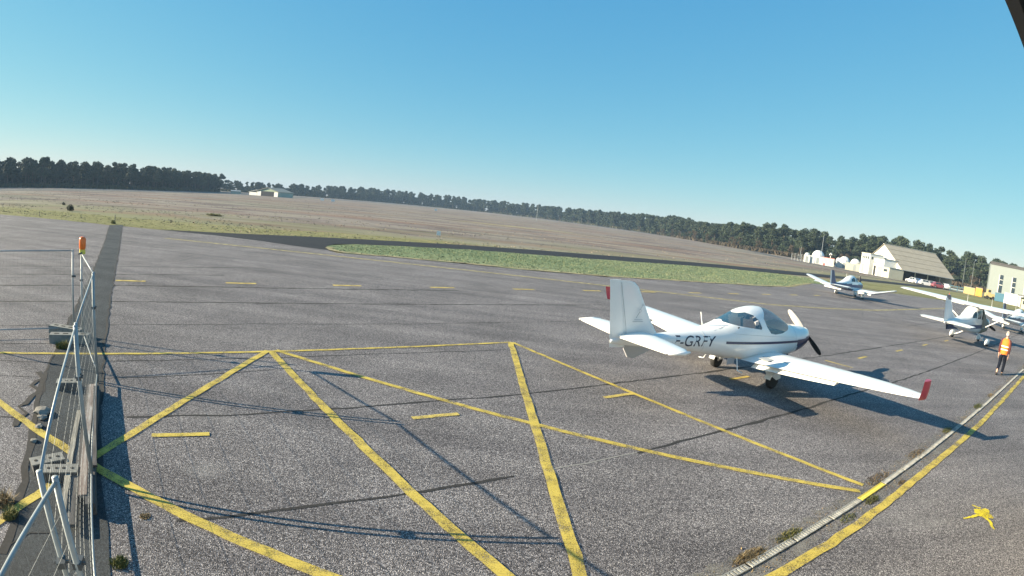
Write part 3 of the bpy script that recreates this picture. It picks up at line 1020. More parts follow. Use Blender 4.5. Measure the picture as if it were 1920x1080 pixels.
# panel seams and small fittings
for xs_ in (1.50, -2.05):
    i_ = int(np.argmin(abs(np.array(S1)[:, 0] - xs_)))
    s_ = S1[i_]
    rg = se_ring(s_[0], s_[1], s_[2] + .001, s_[3] + .001, s_[4] + .001, s_[5], s_[6], 48)
    MB().tube(rg + rg[:1], 0.0035, 4, False).build('panel_seam', 'seam', p1)
for side in (1, -1):
    pts = []
    for x_ in np.linspace(-1.72, -1.30, 8):
        z_ = 1.34 + (x_ + 1.72) * .30
        pts.append((x_, side * (half_width(S1, x_, z_) + .002), z_))
    for x_ in np.linspace(-1.2, 1.35, 24):
        z_ = 1.30 - .05 * (x_ + 1.2)
        pts.append((x_, side * (half_width(S1, x_, z_) + .002), z_))
    MB().tube(pts, 0.0035, 4, False).build('canopy_seam', 'seam', p1)
    MB().tube([(0.35, side * 1.25, .79), (0.35, side * 1.25, .805)], .045, 12).build('fuel_cap', 'alloy', p1)
    MB().box((-.30, side * 0.95, .775), (.45, .30, .006), ry=-.04).build('walkway', 'seam', p1)
    MB().tube([(1.75, side * .16, .69), (1.70, side * .17, .56)], .028, 8).build('exhaust', 'steel_dark', p1)
# undercarriage
for side in (1, -1):
    MB().tube([(-0.02, side * .45, .66), (-0.03, side * .72, .46), (-0.02, side * .90, .22)], [0.05, 0.04, 0.035], 8).build('gear_leg', 'white_gel', p1, True)
    wheel((0, side * 0.97, 0.205), 0.205, 0.15, p1, fair='guard')
MB().tube([(1.62, 0, .66), (1.72, 0, .30)], 0.04, 8).build('nose_leg', 'alloy', p1, True)
wheel((1.72, 0, 0.18), 0.18, 0.13, p1, 'nose_wheel', 1.1)
for side in (1, -1):
    MB().tube([(-0.95, side * .46, .70), (-1.0, side * .58, .42), (-1.0, side * .74, .40)], 0.014, 6).build('boarding_step', 'white_gel', p1)
MB().box((-1.05, -.36, .60), (0.3, 0.015, 0.16), rz=.1).build('gear_flap', 'seat_grey', p1)
MB().tube([(-1.86, 0, 1.35), (-1.95, 0, 1.55), (-2.02, 0, 1.74)], [0.022, 0.013, 0.008], 6).build('aerial', 'white_gel', p1, True)
# propeller
sp = MB().loft([[(2.6 + dx, rr * math.cos(a), 1.17 + rr * math.sin(a)) for a in [2 * math.pi * k / 20 for k in range(20)]] for dx, rr in ((0, .135), (.06, .13), (.12, .112), (.18, .08), (.22, .045), (.24, .01))])
spo = sp.build('spinner', 'white_gel', p1, True)
pr1 = blade(MB(), (2.66, 0, 1.17), R(36), 0.87).build('propeller_blade', 'blade_pale', p1, True)
blade(MB(), (2.66, 0, 1.17), R(216), 0.87).build('propeller_blade', 'blade_black', p1, True)


# ---- the low-wing tourer with cranked wings
def tourer(name, label, loc, rz, top, low, group=None):
    t = thing(name, label, 'airplane', loc, rz, group)
    sec = [(-4.55, 0.98, 0.03, 0.06, 0.06, 2, 2), (-3.6, 0.97, 0.14, 0.16, 0.16, 2.3, 2.3), (-2.4, 0.96, 0.30, 0.28, 0.27, 2.4, 2.4), (-1.5, 0.96, 0.42, 0.50, 0.36, 2.1, 2.5), (-0.9, 0.96, 0.49, 0.74, 0.42, 2.0, 2.5),
           (-0.2, 0.96, 0.53, 0.86, 0.45, 2.0, 2.6), (0.35, 0.96, 0.53, 0.80, 0.45, 2.0, 2.6), (0.85, 0.95, 0.51, 0.54, 0.43, 2.2, 2.6), (1.1, 0.95, 0.49, 0.42, 0.41, 2.4, 2.6), (1.8, 0.95, 0.43, 0.36, 0.36, 2.4, 2.4), (2.15, 0.96, 0.30, 0.24, 0.25, 2.2, 2.2), (2.25, 0.98, 0.14, 0.12, 0.12, 2, 2)]
    S = interp_sections(sec, 0.07)
    f = MB().loft([se_ring(*s, n=40) for s in S]).build('fuselage', top, t, True)
    carve(f, [[(-0.95, 1.33), (-0.85, 1.52), (-0.45, 1.66), (-0.12, 1.66), (-0.10, 1.32)], [(0.0, 1.32), (0.02, 1.66), (0.25, 1.95), (0.45, 1.95), (1.05, 1.42), (1.05, 1.34), (0.8, 1.30)]], ['rear_window', 'windscreen'], 'canopy_glass', t)
    MB().box((0, 0, .9), (2, .8, .06)).box((-.35, 0, 1.25), (.12, .9, .6)).build('cabin_floor', 'cabin_dark', t)
    low_ = MB()
    R_ = [(s[0], se_ring(s[0], s[1], s[2] + .004, s[3] + .004, s[4] + .004, s[5], s[6], 40)) for s in S]
    for (xa, ra), (xb, rb) in zip(R_[:-1], R_[1:]):
        for k in range(40):
            k2 = (k + 1) % 40
            zm = (ra[k][2] + rb[k2][2]) / 2
            if (0.86 < zm < 1.13 and xa > -4.2) or (zm < 0.74 and xa > -3.2 and low != 'navy'):
                low_.add([ra[k], ra[k2], rb[k2], rb[k]], [(0, 1, 2, 3)])
    low_.build('side_stripe', low, t, True)
    Wt = [(0.4, 0.95, -0.75, 0.60, 0.15), (2.3, 0.92, -0.75, 0.64, 0.15), (2.5, 0.88, -0.74, 0.68, 0.14), (4.15, 0.42, -0.62, 1.16, 0.12), (4.36, 0.16, -0.52, 1.23, 0.09)]
    for side in (1, -1):
        w = MB().loft(wing_loft(side, Wt, 8)).build('wing', 'white_gel', t, 40)
        surface_panel(side, Wt, 0.6, 2.28, 0.26, 0.35, 'flap', 'white_satin', w)
        surface_panel(side, Wt, 2.55, 4.05, 0.24, 0.0, 'aileron', 'white_gel', w, 0.01)
        s_ = MB().loft(wing_loft(side, [(0.05, -3.72, -4.55, 0.99, 0.10), (1.6, -3.78, -4.48, 0.99, 0.09)], 6)).build('tailplane', 'white_gel', t, 40)
        MB().tube([(0.05, side * 1.28, .62), (0.05, side * 1.30, .25)], 0.05, 8).build('gear_leg', 'white_gel', t, True)
        wheel((0.05, side * 1.3, 0.20), 0.20, 0.14, t, fair=1.9)
    fr = []
    for (z, le, te) in ((1.0, -3.05, -4.5), (1.25, -3.45, -4.52), (1.6, -3.75, -4.62), (2.0, -4.02, -4.72), (2.12, -4.14, -4.72)):
        fr.append([(q[0], q[2], z) for q in airfoil(le, te, 0, 0, 0.10, 6)])
    fi = MB().loft(fr).build('fin', low, t, 40)
    fr = []
    for (z, le, te) in ((1.02, -4.38, -4.62), (1.6, -4.48, -4.74), (2.1, -4.58, -4.82)):
        fr.append([(q[0], q[2], z) for q in airfoil(le, te, 0, 0, 0.20, 6)])
    MB().loft(fr).build('rudder', 'white_gel', fi, 40)
    MB().tube([(1.45, 0, .6), (1.5, 0, .25)], 0.05, 8).build('nose_leg', 'white_gel', t, True)
    wheel((1.5, 0, 0.19), 0.19, 0.13, t, 'nose_wheel', 1.6)
    MB().loft([[(2.25 + dx, rr * math.cos(a), .98 + rr * math.sin(a)) for a in [2 * math.pi * k / 14 for k in range(14)]] for dx, rr in ((0, .15), (.1, .13), (.2, .08), (.25, .01))]).build('spinner', 'white_gel', t, True)
    for an in (R(80), R(260)):
        blade(MB(), (2.3, 0, .98), an, 0.9).build('propeller_blade', 'blade_black', t, True)
    MB().tube([(-1.3, 0, 1.45), (-1.38, 0, 1.95)], [.015, .006], 5).build('aerial', 'white_gel', t)
    t.scale = (1.06, 1.06, 1.06)
    return t


tourer('light_aircraft', 'small white and blue low-wing aircraft with upturned wing ends on the far apron', (30.7, 44.5, 0), R(33.5), 'white_gel', 'blue_stripe')
tourer('light_aircraft', 'low-wing aircraft mostly hidden behind the high wing at the right edge', (42.0, 32.6, 0), R(20), 'white_gel', 'navy')

# ---- the strut-braced high-wing aircraft
p3 = thing('light_aircraft', 'white high-wing aircraft with wing struts and a taupe cover over its windscreen', 'airplane', (26.25, 24.05, 0), R(22.5))
k3 = 0.97
sec3 = [(-4.75, 1.18, 0.04, 0.07, 0.08, 2.4, 2.4), (-3.9, 1.16, 0.13, 0.17, 0.17, 2.8, 2.8), (-2.6, 1.12, 0.30, 0.34, 0.30, 3.0, 3.0), (-1.6, 1.10, 0.44, 0.52, 0.42, 3.0, 3.0), (-1.0, 1.10, 0.51, 0.80, 0.49, 3.2, 3.2), (-0.55, 1.10, 0.53, 1.00, 0.53, 3.4, 3.4),
        (0.65, 1.10, 0.54, 1.02, 0.56, 3.4, 3.4), (0.95, 1.10, 0.54, 0.80, 0.56, 3.0, 3.2), (1.35, 1.10, 0.52, 0.42, 0.52, 2.8, 3.0), (2.1, 1.10, 0.46, 0.36, 0.44, 2.6, 2.8), (2.4, 1.12, 0.36, 0.28, 0.32, 2.4, 2.4), (2.5, 1.14, 0.2, 0.16, 0.18, 2, 2)]
S3 = interp_sections(sec3, 0.07)
f3 = MB().loft([se_ring(*s, n=48) for s in S3]).build('fuselage', 'white_gel', p3, True)
carve(f3, [[(-1.35, 1.50), (-1.2, 1.68), (-0.86, 1.86), (-0.72, 1.84), (-0.72, 1.50)], [(-0.58, 1.46), (-0.58, 1.90), (-0.05, 1.92), (0.02, 1.90), (0.02, 1.46)], [(0.14, 1.42), (0.14, 1.92), (0.60, 1.92), (0.85, 1.70), (0.95, 1.42)]], ['rear_window', 'side_window', 'door_window'], 'canopy_glass', p3)
MB().box((0, 0, 1.0), (2.2, .9, .06)).box((-.3, 0, 1.35), (.12, .9, .7)).build('cabin_floor', 'cabin_dark', p3)
cv = []
for s in S3:
    if 0.30 < s[0] < 1.9:
        x, zc, hw, up, dn, eu, ed = s
        rg = se_ring(x, zc, hw + .03, up + .025, dn + .02, eu, ed, 48)
        cv.append([(q[0], q[1] + .012 * math.sin(q[2] * 17 + x * 9), q[2] + .012 * math.sin(x * 21)) for q in (rg[-7:] + rg[:32])])
MB().loft(cv, closed=False, cap=False).build('windscreen_cover', 'cover_taupe', p3, True)
W3 = [(0.0, 0.82, -0.78, 2.13, 0.13), (2.6, 0.82, -0.78, 2.19, 0.13), (5.2, 0.66, -0.50, 2.27, 0.12), (5.5, 0.50, -0.42, 2.29, 0.09)]
for side in (1, -1):
    w = MB().loft(wing_loft(side, W3, 9)).build('wing', 'white_gel', p3, 40)
    surface_panel(side, W3, 0.55, 2.55, 0.28, 0.08, 'flap', 'white_satin', w)
    surface_panel(side, W3, 2.6, 5.2, 0.24, 0.03, 'aileron', 'white_gel', w, 0.012)
    MB().tube([(0.35, side * .54, .86), (0.25, side * 2.55, 2.10)], 0.035, 8).build('wing_strut', 'white_gel', p3, True)
    T3 = [(0.05, -3.62, -4.70, 1.20, 0.10), (1.62, -3.85, -4.62, 1.20, 0.09), (1.72, -3.98, -4.58, 1.20, 0.07)]
    tp = MB().loft(wing_loft(side, T3, 7)).build('tailplane', 'white_gel', p3, 40)
    surface_panel(side, T3, 0.15, 1.6, 0.44, 0.12, 'elevator', 'white_satin', tp, 0.01)
    MB().tube([(0, side * .42, .62), (-.02, side * .85, .36), (0, side * 1.2, .2)], 0.035, 8).build('gear_leg', 'white_gel', p3, True)
    wheel((0, side * 1.27, 0.22), 0.22, 0.15, p3, fair=1.7)
fr = []
for (z, le, te) in ((1.3, -2.6, -4.6), (1.45, -3.3, -4.64), (1.7, -3.72, -4.72), (2.3, -4.22, -4.92), (2.62, -4.46, -5.02)):
    fr.append([(q[0], q[2], z) for q in airfoil(le, te, 0, 0, 0.09, 6)])
fi = MB().loft(fr).build('fin', 'white_gel', p3, 40)
fr = []
for (z, le, te) in ((1.2, -4.5, -4.85), (1.9, -4.66, -5.02), (2.45, -4.78, -5.1)):
    fr.append([(q[0], q[2], z) for q in airfoil(le, te, 0, 0, 0.16, 6)])
MB().loft(fr).build('rudder', 'white_gel', fi, 40)
fr = []
for (z, le, te) in ((2.36, -4.24, -4.96), (2.60, -4.41, -5.03)):
    fr.append([(q[0], q[2] * 1.3, z) for q in airfoil(le, te, 0, 0, 0.10, 6)])
MB().loft(fr).build('fin_band', 'navy', fi, 40)
MB().tube([(-4.72, 0, 2.6), (-4.72, 0, 2.70)], 0.02, 8).build('beacon', 'box_red', fi)
st = MB()
for sy in (1, -1):
    xs = np.linspace(-4.3, 1.3, 40)
    for xa, xb in zip(xs[:-1], xs[1:]):
        q = [(x, sy * (half_width(S3, x, z) + 0.008), z) for (x, z) in ((xa, 0.90 + .03 * xa), (xb, 0.90 + .03 * xb), (xb, 1.12 + .01 * xb), (xa, 1.12 + .01 * xa))]
        st.add(q, [(0, 1, 2, 3)])
st.build('side_stripe', 'blue_stripe', p3, True)
MB().tube([(1.7, 0, .75), (1.78, 0, .3)], .045, 8).build('nose_leg', 'white_gel', p3, True)
wheel((1.78, 0, 0.2), 0.2, 0.14, p3, 'nose_wheel', 1.6)
MB().loft([[(2.5 + dx, rr * math.cos(a), 1.14 + rr * math.sin(a)) for a in [2 * math.pi * k / 14 for k in range(14)]] for dx, rr in ((0, .17), (.1, .15), (.2, .09), (.27, .01))]).build('spinner', 'white_gel', p3, True)
for an in (R(20), R(200)):
    blade(MB(), (2.56, 0, 1.14), an, 0.93).build('propeller_blade', 'blade_black', p3, True)
for x_, y_2 in ((-0.3, 0.5), (-0.5, -1.3)):
    MB().tube([(x_, y_2, 2.25), (x_ - .12, y_2, 2.75)], [.012, .005], 5).build('aerial', 'white_gel', p3)
p3.scale = (k3, k3, k3)

# ------------------------------------------------------------------ temporary mesh fencing on blocks
FH = 1.95
FA, FB, FC, FD = (-9.22, 9.32), (-7.05, 7.45), (-4.67, 4.60), (-2.42, 1.92)


def fence_panel(a, b, label, za=0.06, zb=0.06, top=FH, bar=True):
    a, b = Vector((a[0], a[1], 0)), Vector((b[0], b[1], 0))
    L_ = (b - a).length
    t = thing('mesh_fence', label, 'fence', (a.x, a.y, 0), math.atan2(b.y - a.y, b.x - a.x), 'temporary fence panels')
    for x in (0.03, L_ - 0.03):
        MB().tube([(x, 0, 0.02), (x, 0, top)], 0.022, 10).build('post', 'galvanised', t, True)
    for z in (top - 0.03, 0.17):
        MB().tube([(0.03, 0, z), (L_ - 0.03, 0, z)], 0.0135, 8).build('rail', 'galvanised', t, True)
    w = MB()
    n = int(L_ / 0.10)
    for k in range(1, n):
        x = 0.03 + (L_ - .06) * k / n
        w.tube([(x, 0.01, 0.17), (x, 0.01, top - .03)], 0.0015, 3, False)
    for k in range(1, 9):
        z = 0.17 + (top - .2) * k / 9
        w.tube([(0.03, -0.004, z), (L_ / 2, -0.004 + 0.012 * math.sin(k * 2.1), z), (L_ - 0.03, -0.004, z)], 0.0017, 3, False)
    o = w.build('wire_mesh', 'wire', t)
    o['kind'] = 'stuff'
    for x in (0.0, L_):
        c = MB().box((x, 0, 1.35), (0.10, 0.06, 0.045)).tube([(x - .0, -.05, 1.35), (x, .05, 1.35)], 0.011, 6)
        c.build('clamp', 'steel_dark', t)
    return t


fence_panel(FA, FB, 'mesh fence panel with the orange lamp on its far post')
fence_panel((FB[0] + .03, FB[1] - .05), FC, 'mesh fence panel standing beside the stacked planks, second from the lamp')
fence_panel((FC[0] + .04, FC[1] - .05), FD, 'mesh fence panel nearest the planks\' near end, third from the lamp')
fence_panel((FD[0] + .10, FD[1] + .06), (-0.95, -1.2), 'mesh fence panel closest to the camera in the lower left corner')
fence_panel((-9.74, 9.58), (-12.3, 7.15), 'mesh fence panel running off the left edge behind the concrete feet')

# support feet: ribbed rubber and bored concrete blocks


def ribbed_foot(loc, rz, label, mat='rubber_block'):
    t = thing('ballast_block', label, 'ballast block', loc, rz, 'ribbed feet under the fence')
    MB().box((0, 0, 0.075), (0.46, 0.20, 0.13)).build('block', mat, t)
    top = MB().box((0, 0, 0.146), (0.48, 0.22, 0.015))
    top.build('top_plate', 'concrete_block', t)
    for x in (-.16, -.05, .05, .16):
        MB().tube([(x, 0, 0.150), (x, 0, 0.158)], 0.026, 12).build('post_hole', 'recess_shade', t)
    for s in (1, -1):
        for k in range(9):
            MB().box((-.19 + k * .0475, s * .105, 0.07), (0.028, 0.012, 0.125)).build('rib', mat, t)
    return t


ribbed_foot((-7.25, 6.86, 0.0), R(38), 'ribbed fence foot on the trench repair beside the plank stack')
ribbed_foot((-5.08, 4.42, 0.0), R(36), 'ribbed fence foot half under the planks near the lower left')
ribbed_foot((-5.42, 4.50, 0.0), R(58), 'dark ribbed fence foot lying outside the third fence panel', 'rubber_block')
for lb, loc, rz, dz in (('bored concrete foot at the corner of the fence, farther of two', (-9.90, 9.42, 0.0), R(8), 0), ('bored concrete foot at the corner of the fence, nearer and turned', (-9.38, 9.02, 0.0), R(33), 0)):
    t = thing('ballast_block', lb, 'ballast block', loc, rz, 'concrete feet at the fence corner')
    MB().box((0, 0, 0.10), (0.98, 0.24, 0.20)).build('block', 'concrete_block', t)
    for x in (-.32, -.1, .14, .34):
        MB().box((x, 0, 0.2015), (0.12, 0.07, 0.005)).build('slot', 'recess_shade', t)
# orange warning lamp on the far post
t = thing('warning_lamp', 'orange warning lamp clipped on the far fence post', 'lamp', (-9.17, 9.30, 1.93), R(-40))
MB().box((0, 0, 0.04), (0.10, 0.13, 0.10)).build('battery_box', 'yellow_plastic', t)
MB().tube([(0.03, 0.0, 0.02), (0.10, -0.10, 0.0)], 0.018, 6).build('bracket', 'steel_dark', t)
MB().loft([[(r_ * math.cos(a), r_ * math.sin(a), z) for a in [2 * math.pi * k / 14 for k in range(14)]] for z, r_ in ((0.09, .065), (0.12, .08), (0.30, .082), (0.345, .07), (0.36, .03))]).build('lens', 'orange_lens', t, True)

# planks and beams stacked along the fence foot
ax = Vector((FC[0] - FB[0], FC[1] - FB[1], 0)).normalized()
pang = math.atan2(ax.y, ax.x)


def beam(name, label, a, b, w, hgt, z, mat, roll=0.0, cat='plank'):
    a, b = Vector((*a[:2], 0)), Vector((*b[:2], 0))
    d = b - a
    L_ = d.length
    n = 14
    rr = random.Random(int(L_ * 1000))
    rings = []
    for k in range(n + 1):
        x = L_ * k / n
        e = rr.gauss(0, 0.003)
        rings.append([(x, -w / 2 + e, 0), (x, w / 2 + e, 0), (x, w / 2 + e * .5, hgt), (x, -w / 2 + e * .6, hgt + e * .5)])
    o = MB().loft(rings).build(name, mat, None)
    o.location = (a.x, a.y, z)
    o.rotation_euler = (roll, 0, math.atan2(d.y, d.x))
    tag(o, label, cat, 'timbers stacked along the fence')
    return o


beam('wooden_plank', 'long pale plank lying outermost on the camera-left side of the stack', (-6.196, 6.021, 0.1), (-4.416, 3.745, 0.1), 0.075, 0.04, 0.09, 'grey_wood')
beam('wooden_plank', 'dark plank in the middle of the stack ending nearest the camera', (-6.123, 5.994, 0.1), (-4.164, 3.594, 0.1), 0.14, 0.04, 0.07, 'dark_wood')
beam('wooden_plank', 'peeling red-brown and white plank in the middle of the stack', (-6.741, 6.968, 0.16), (-4.385, 4.088, 0.16), 0.10, 0.04, 0.125, 'peeling_wood')
beam('wooden_beam', 'broad grey beam under the fence rail beside the wide shadow', (-6.66, 6.96), (-4.20, 4.00), 0.12, 0.15, 0.0, 'dark_wood', 0, 'beam')
beam('wooden_beam', 'weathered beam under the peeling plank', (-6.85, 7.02), (-4.42, 4.12), 0.14, 0.12, 0.0, 'dark_wood', 0, 'beam')
beam('wooden_plank', 'weathered grey plank on top of the broad beam against the fence', (-6.60, 6.88), (-4.70, 4.70), 0.06, 0.03, 0.152, 'dark_wood')
# clamped bracket pieces and rubble by the trench
rub = [((-6.82, 5.74), .15), ((-6.70, 5.62), .09), ((-6.5, 5.35), .07), ((-6.2, 4.95), .06)]
for i, ((x, y), s) in enumerate(rub):
    bm = bmesh.new()
    bmesh.ops.create_icosphere(bm, subdivisions=2, radius=s)
    r2 = random.Random(i + 300)
    for v in bm.verts:
        v.co *= 1 + r2.uniform(-.22, .22)
        v.co.z *= 0.4
    me = bpy.data.meshes.new('rubble')
    bm.to_mesh(me)
    bm.free()
    o = obj('rubble', me, 'silt')
    o.location = (x, y, s * .35)
    tag(o, 'lump of broken paving at the edge of the dark trench repair', 'rubble', 'rubble lumps by the trench repair')


# ------------------------------------------------------------------ weeds
def blades_mesh(n, h, spread, seed, w=0.01, lean=0.6):
    r = random.Random(seed)
    m = MB()
    for _ in range(n):
        a = r.uniform(0, 6.283)
        rr = spread * math.sqrt(r.random())
        p = Vector((rr * math.cos(a), rr * math.sin(a), 0))
        b = r.uniform(0, 6.283)
        ln = r.uniform(.1, lean)
        hh = h * r.uniform(.4, 1.1) * (1.1 - rr / spread * .5)
        d = Vector((math.cos(b) * ln, math.sin(b) * ln, 1)).normalized() * hh
        s = Vector((-math.sin(b), math.cos(b), 0)) * w * r.uniform(.6, 1.3)
        mid = p + d * .55
        tip = p + d + Vector((math.cos(b), math.sin(b), -.2)) * hh * .35 * ln
        m.add([p - s, p + s, mid + s * .8, mid - s * .8, tip], [(0, 1, 2, 3), (3, 2, 4)])
    return m


weeds = [
    ((3.050, 5.059, 0), 220, .13, .20, 'dry_weed', 'reddish dry weed clump by the near end of the drain'),
    ((3.806, 5.506, 0), 160, .10, .20, 'weed_leaf', 'low green weed clump by the near drain covers'),
    ((5.767, 6.388, 0), 130, .10, .16, 'weed_leaf', 'green weed clump beside the yellow drain cover'),
    ((4.980, 5.887, 0), 90, .07, .16, 'weed_leaf', 'flat weed clump between drain and edge line near the yellow cover'),
    ((6.397, 7.131, 0), 150, .10, .28, 'dry_weed', 'spreading dry weeds at the meeting of the two diagonal lines'),
    ((8.203, 8.143, 0), 150, .10, .30, 'dry_weed', 'dry weed clump along the drain left of the wing shadow'),
    ((10.342, 9.459, 0), 130, .13, .22, 'weed_leaf', 'green weed clump where the wing shadow meets the drain'),
    ((13.590, 11.388, 0), 160, .16, .26, 'weed_leaf', 'largest green weed clump on the drain beyond the wing shadow'),
    ((15.616, 12.621, 0), 110, .14, .26, 'dry_weed', 'dry weed clump on the drain just short of the person'),
    ((6.823, 6.943, 0), 90, .05, .10, 'dry_weed', 'thin brown weeds on the edge line side of the drain'),
    ((-9.220, 8.619, 0), 240, .24, .20, 'weed_leaf', 'bushy green weed in front of the concrete fence feet'),
    ((-5.302, 3.508, 0), 170, .26, .16, 'dry_weed', 'straw-coloured weed tuft at the left edge by the yellow line'),
    ((-5.018, 3.362, 0), 120, .20, .12, 'weed_leaf', 'small green weed tuft under the straw-coloured one'),
    ((-3.388, 3.442, 0), 120, .12, .12, 'weed_leaf', 'small green weed at the bottom of the trench repair'),
    ((-3.644, 4.306, 0), 90, .04, .08, 'dry_weed', 'flat withered weed on the crack beside the fence shadow'),
]
for i, (loc, n, h_, sp_, mt_, lb) in enumerate(weeds):
    o = blades_mesh(n * 2, h_, sp_, 400 + i, 0.006, 1.2 if 'dry' in mt_ else .8).build('weed', mt_)
    o.location = (loc[0], loc[1], 0.002)
    if 'drain' in lb or 'diagonal' in lb:
        o.rotation_euler.z = dang
        o.scale = (1.5, .5, .62)
    else:
        o.scale = (.85, .85, .85)
    tag(o, lb, 'weed')


# litter of dead leaves, grit and seedlings caught along the channel
lr = np.random.default_rng(21)
n = 5200
s_ = lr.uniform(-4.5, 26, n)
side_ = np.where(lr.random(n) < .55, 1, -1)
dens = .5 + .5 * np.sin(s_ * 2.1 + side_) * np.sin(s_ * .83 + 2 * side_) + .25 * np.sin(s_ * 7.3)
keep = lr.random(n) < dens * .8
s_, side_ = s_[keep], side_[keep]
w_ = side_ * (.07 + np.abs(lr.normal(0, .085, len(s_))))
mlit = MB()
for a_, b_ in zip(s_, w_):
    p_ = Vector((D0.x, D0.y, 0)) + Vector((dd.x, dd.y, 0)) * a_ + Vector((-dd.y, dd.x, 0)) * b_
    an_ = lr.uniform(0, 6.28)
    e_ = Vector((math.cos(an_), math.sin(an_), 0)) * lr.uniform(.006, .022)
    g_ = Vector((-e_.y, e_.x, 0)) * lr.uniform(.25, .7)
    up_ = Vector((lr.normal(0, .01), lr.normal(0, .01), lr.uniform(.004, .035)))
    mlit.add([p_ - g_ + Vector((0, 0, .006)), p_ + g_ + Vector((0, 0, .006)), p_ + e_ + up_], [(0, 1, 2)])
lit = mlit.build('drain_litter', 'dry_weed')
lit['kind'] = 'stuff'
lit['label'] = 'dead leaves and grit caught along the drainage channel'


# ------------------------------------------------------------------ person in the orange vest
def skin_mesh(chains, name, mat, parent, sub=2, root=0):
    """chains: list of joint chains [(x,y,z,r) ...]; equal points are merged"""
    vs, es, rs, ix = [], [], [], {}
    for ch in chains:
        prev = None
        for (x, y, z, r) in ch:
            k = (round(x, 4), round(y, 4), round(z, 4))
            if k not in ix:
                ix[k] = len(vs)
                vs.append((x, y, z))
                rs.append(r)
            if prev is not None and (prev, ix[k]) not in es:
                es.append((prev, ix[k]))
            prev = ix[k]
    me = bpy.data.meshes.new(name)
    me.from_pydata(vs, es, [])
    o = bpy.data.objects.new(name, me)
    COL.objects.link(o)
    md = o.modifiers.new('skin', 'SKIN')
    md.use_smooth_shade = True
    for i, r in enumerate(rs):
        rr = r if isinstance(r, tuple) else (r, r)
        me.skin_vertices[0].data[i].radius = rr
    me.skin_vertices[0].data[root].use_root = True
    s = o.modifiers.new('sub', 'SUBSURF')
    s.levels = s.render_levels = sub
    bpy.context.view_layer.update()
    dg = bpy.context.evaluated_depsgraph_get()
    nm = bpy.data.meshes.new_from_object(o.evaluated_get(dg))
    bpy.data.objects.remove(o)
    nm.name = name
    nm.materials.clear()
    nm.materials.append(M[mat])
    nm.polygons.foreach_set('use_smooth', [True] * len(nm.polygons))
    q = bpy.data.objects.new(name, nm)
    COL.objects.link(q)
    q.parent = parent
    return q


# local frame: +y is the walking direction
pp = (19.709, 15.763, 0)
person = thing('person', 'person in an orange hi-vis vest and dark trousers walking away by the drain', 'person', (pp[0], pp[1], 0), R(-62))
pel = (0, 0, 0.93)
chest = (0.0, 0.06, 1.30)
neck = (0.0, 0.09, 1.50)
body = [[(*pel, .13), (0, .03, 1.12, .135), (*chest, .155), (0, .075, 1.42, .10), (*neck, .058), (0.0, .11, 1.57, .062)],
        [(*chest, .155), (.13, .06, 1.40, .075), (.20, .05, 1.38, .062), (.235, .02, 1.10, .043), (.22, .10, .86, .032), (.217, .115, .80, .03)],
        [(*chest, .155), (-.13, .06, 1.40, .075), (-.20, .05, 1.38, .062), (-.24, .0, 1.10, .043), (-.235, .05, .86, .032), (-.233, .06, .80, .03)],
        [(*pel, .13), (.09, 0, .88, .10), (.095, .14, .50, .066), (.09, .09, .12, .045), (.09, .16, .035, .035), (.09, .25, .03, .028)],
        [(*pel, .13), (-.09, 0, .88, .10), (-.095, .03, .50, .066), (-.09, -.24, .18, .045), (-.09, -.25, .07, .035), (-.09, -.17, .03, .028)]]
# hands: palm and five fingers each
for s, yo in ((1, .115), (-1, .06)):
    hx = .217 if s > 0 else -.233
    body[1 if s > 0 else 2].append((hx, yo + .01, .745, .027))
    for k in range(4):
        ln = (.07, .08, .076, .06)[k]
        dy = -.03 + .02 * k
        body.append([(hx, yo + .01, .745, .027), (hx, yo + .01 + dy, .715, .0095), (hx - s * .006, yo + .012 + dy, .715 - ln * .5, .0085), (hx - s * .02, yo + .014 + dy, .715 - ln, .0075)])
    body.append([(hx, yo + .01, .745, .027), (hx - s * .012, yo + .045, .735, .010), (hx - s * .02, yo + .058, .700, .0085)])
bo = skin_mesh(body, 'body', 'skin', person, 2)
# head with face features
bm = bmesh.new()
bmesh.ops.create_uvsphere(bm, u_segments=24, v_segments=16, radius=1)
for v in bm.verts:
    x, y, z = v.co
    wx = .074 * (1 - .18 * max(0, -z))
    v.co = Vector((x * wx, y * (.096 if y > 0 else .092), z * .118))
    if y > .6 and -.25 < z < .12 and abs(x) < .22:
        v.co.y += .018 * (1 - abs(x) / .22)
    if y > .7 and .12 < z < .3 and .2 < abs(x) < .55:
        v.co.y -= .008
    if y > .6 and -.62 < z < -.45 and abs(x) < .4:
        v.co.y += .006
me = bpy.data.meshes.new('head')
bm.to_mesh(me)
bm.free()
me.polygons.foreach_set('use_smooth', [True] * len(me.polygons))
hd = obj('head', me, 'skin', person)
hd.location = (0, .125, 1.655)
for s in (1, -1):
    MB().loft([[(s * (.072 + .012 * k), -.005 + r_ * math.cos(a), 0 + 1.5 * r_ * math.sin(a)) for a in [2 * math.pi * q / 10 for q in range(10)]] for k, r_ in ((0, .018), (1, .02), (1.3, .012))]).build('ear', 'skin', hd, True)
hr = MB()
rings = []
for k in range(9):
    ph = math.pi * .5 * k / 8
    rr = math.sin(ph)
    rings.append([(.081 * rr * math.cos(a), (-.006) + .103 * rr * math.sin(a), .012 + .118 * math.cos(ph) - (.07 * max(0, -math.sin(a)) * rr)) for a in [2 * math.pi * q / 20 for q in range(20)]])
hr.loft(rings, cap=False).build('hair', 'hair_grey', hd, True)
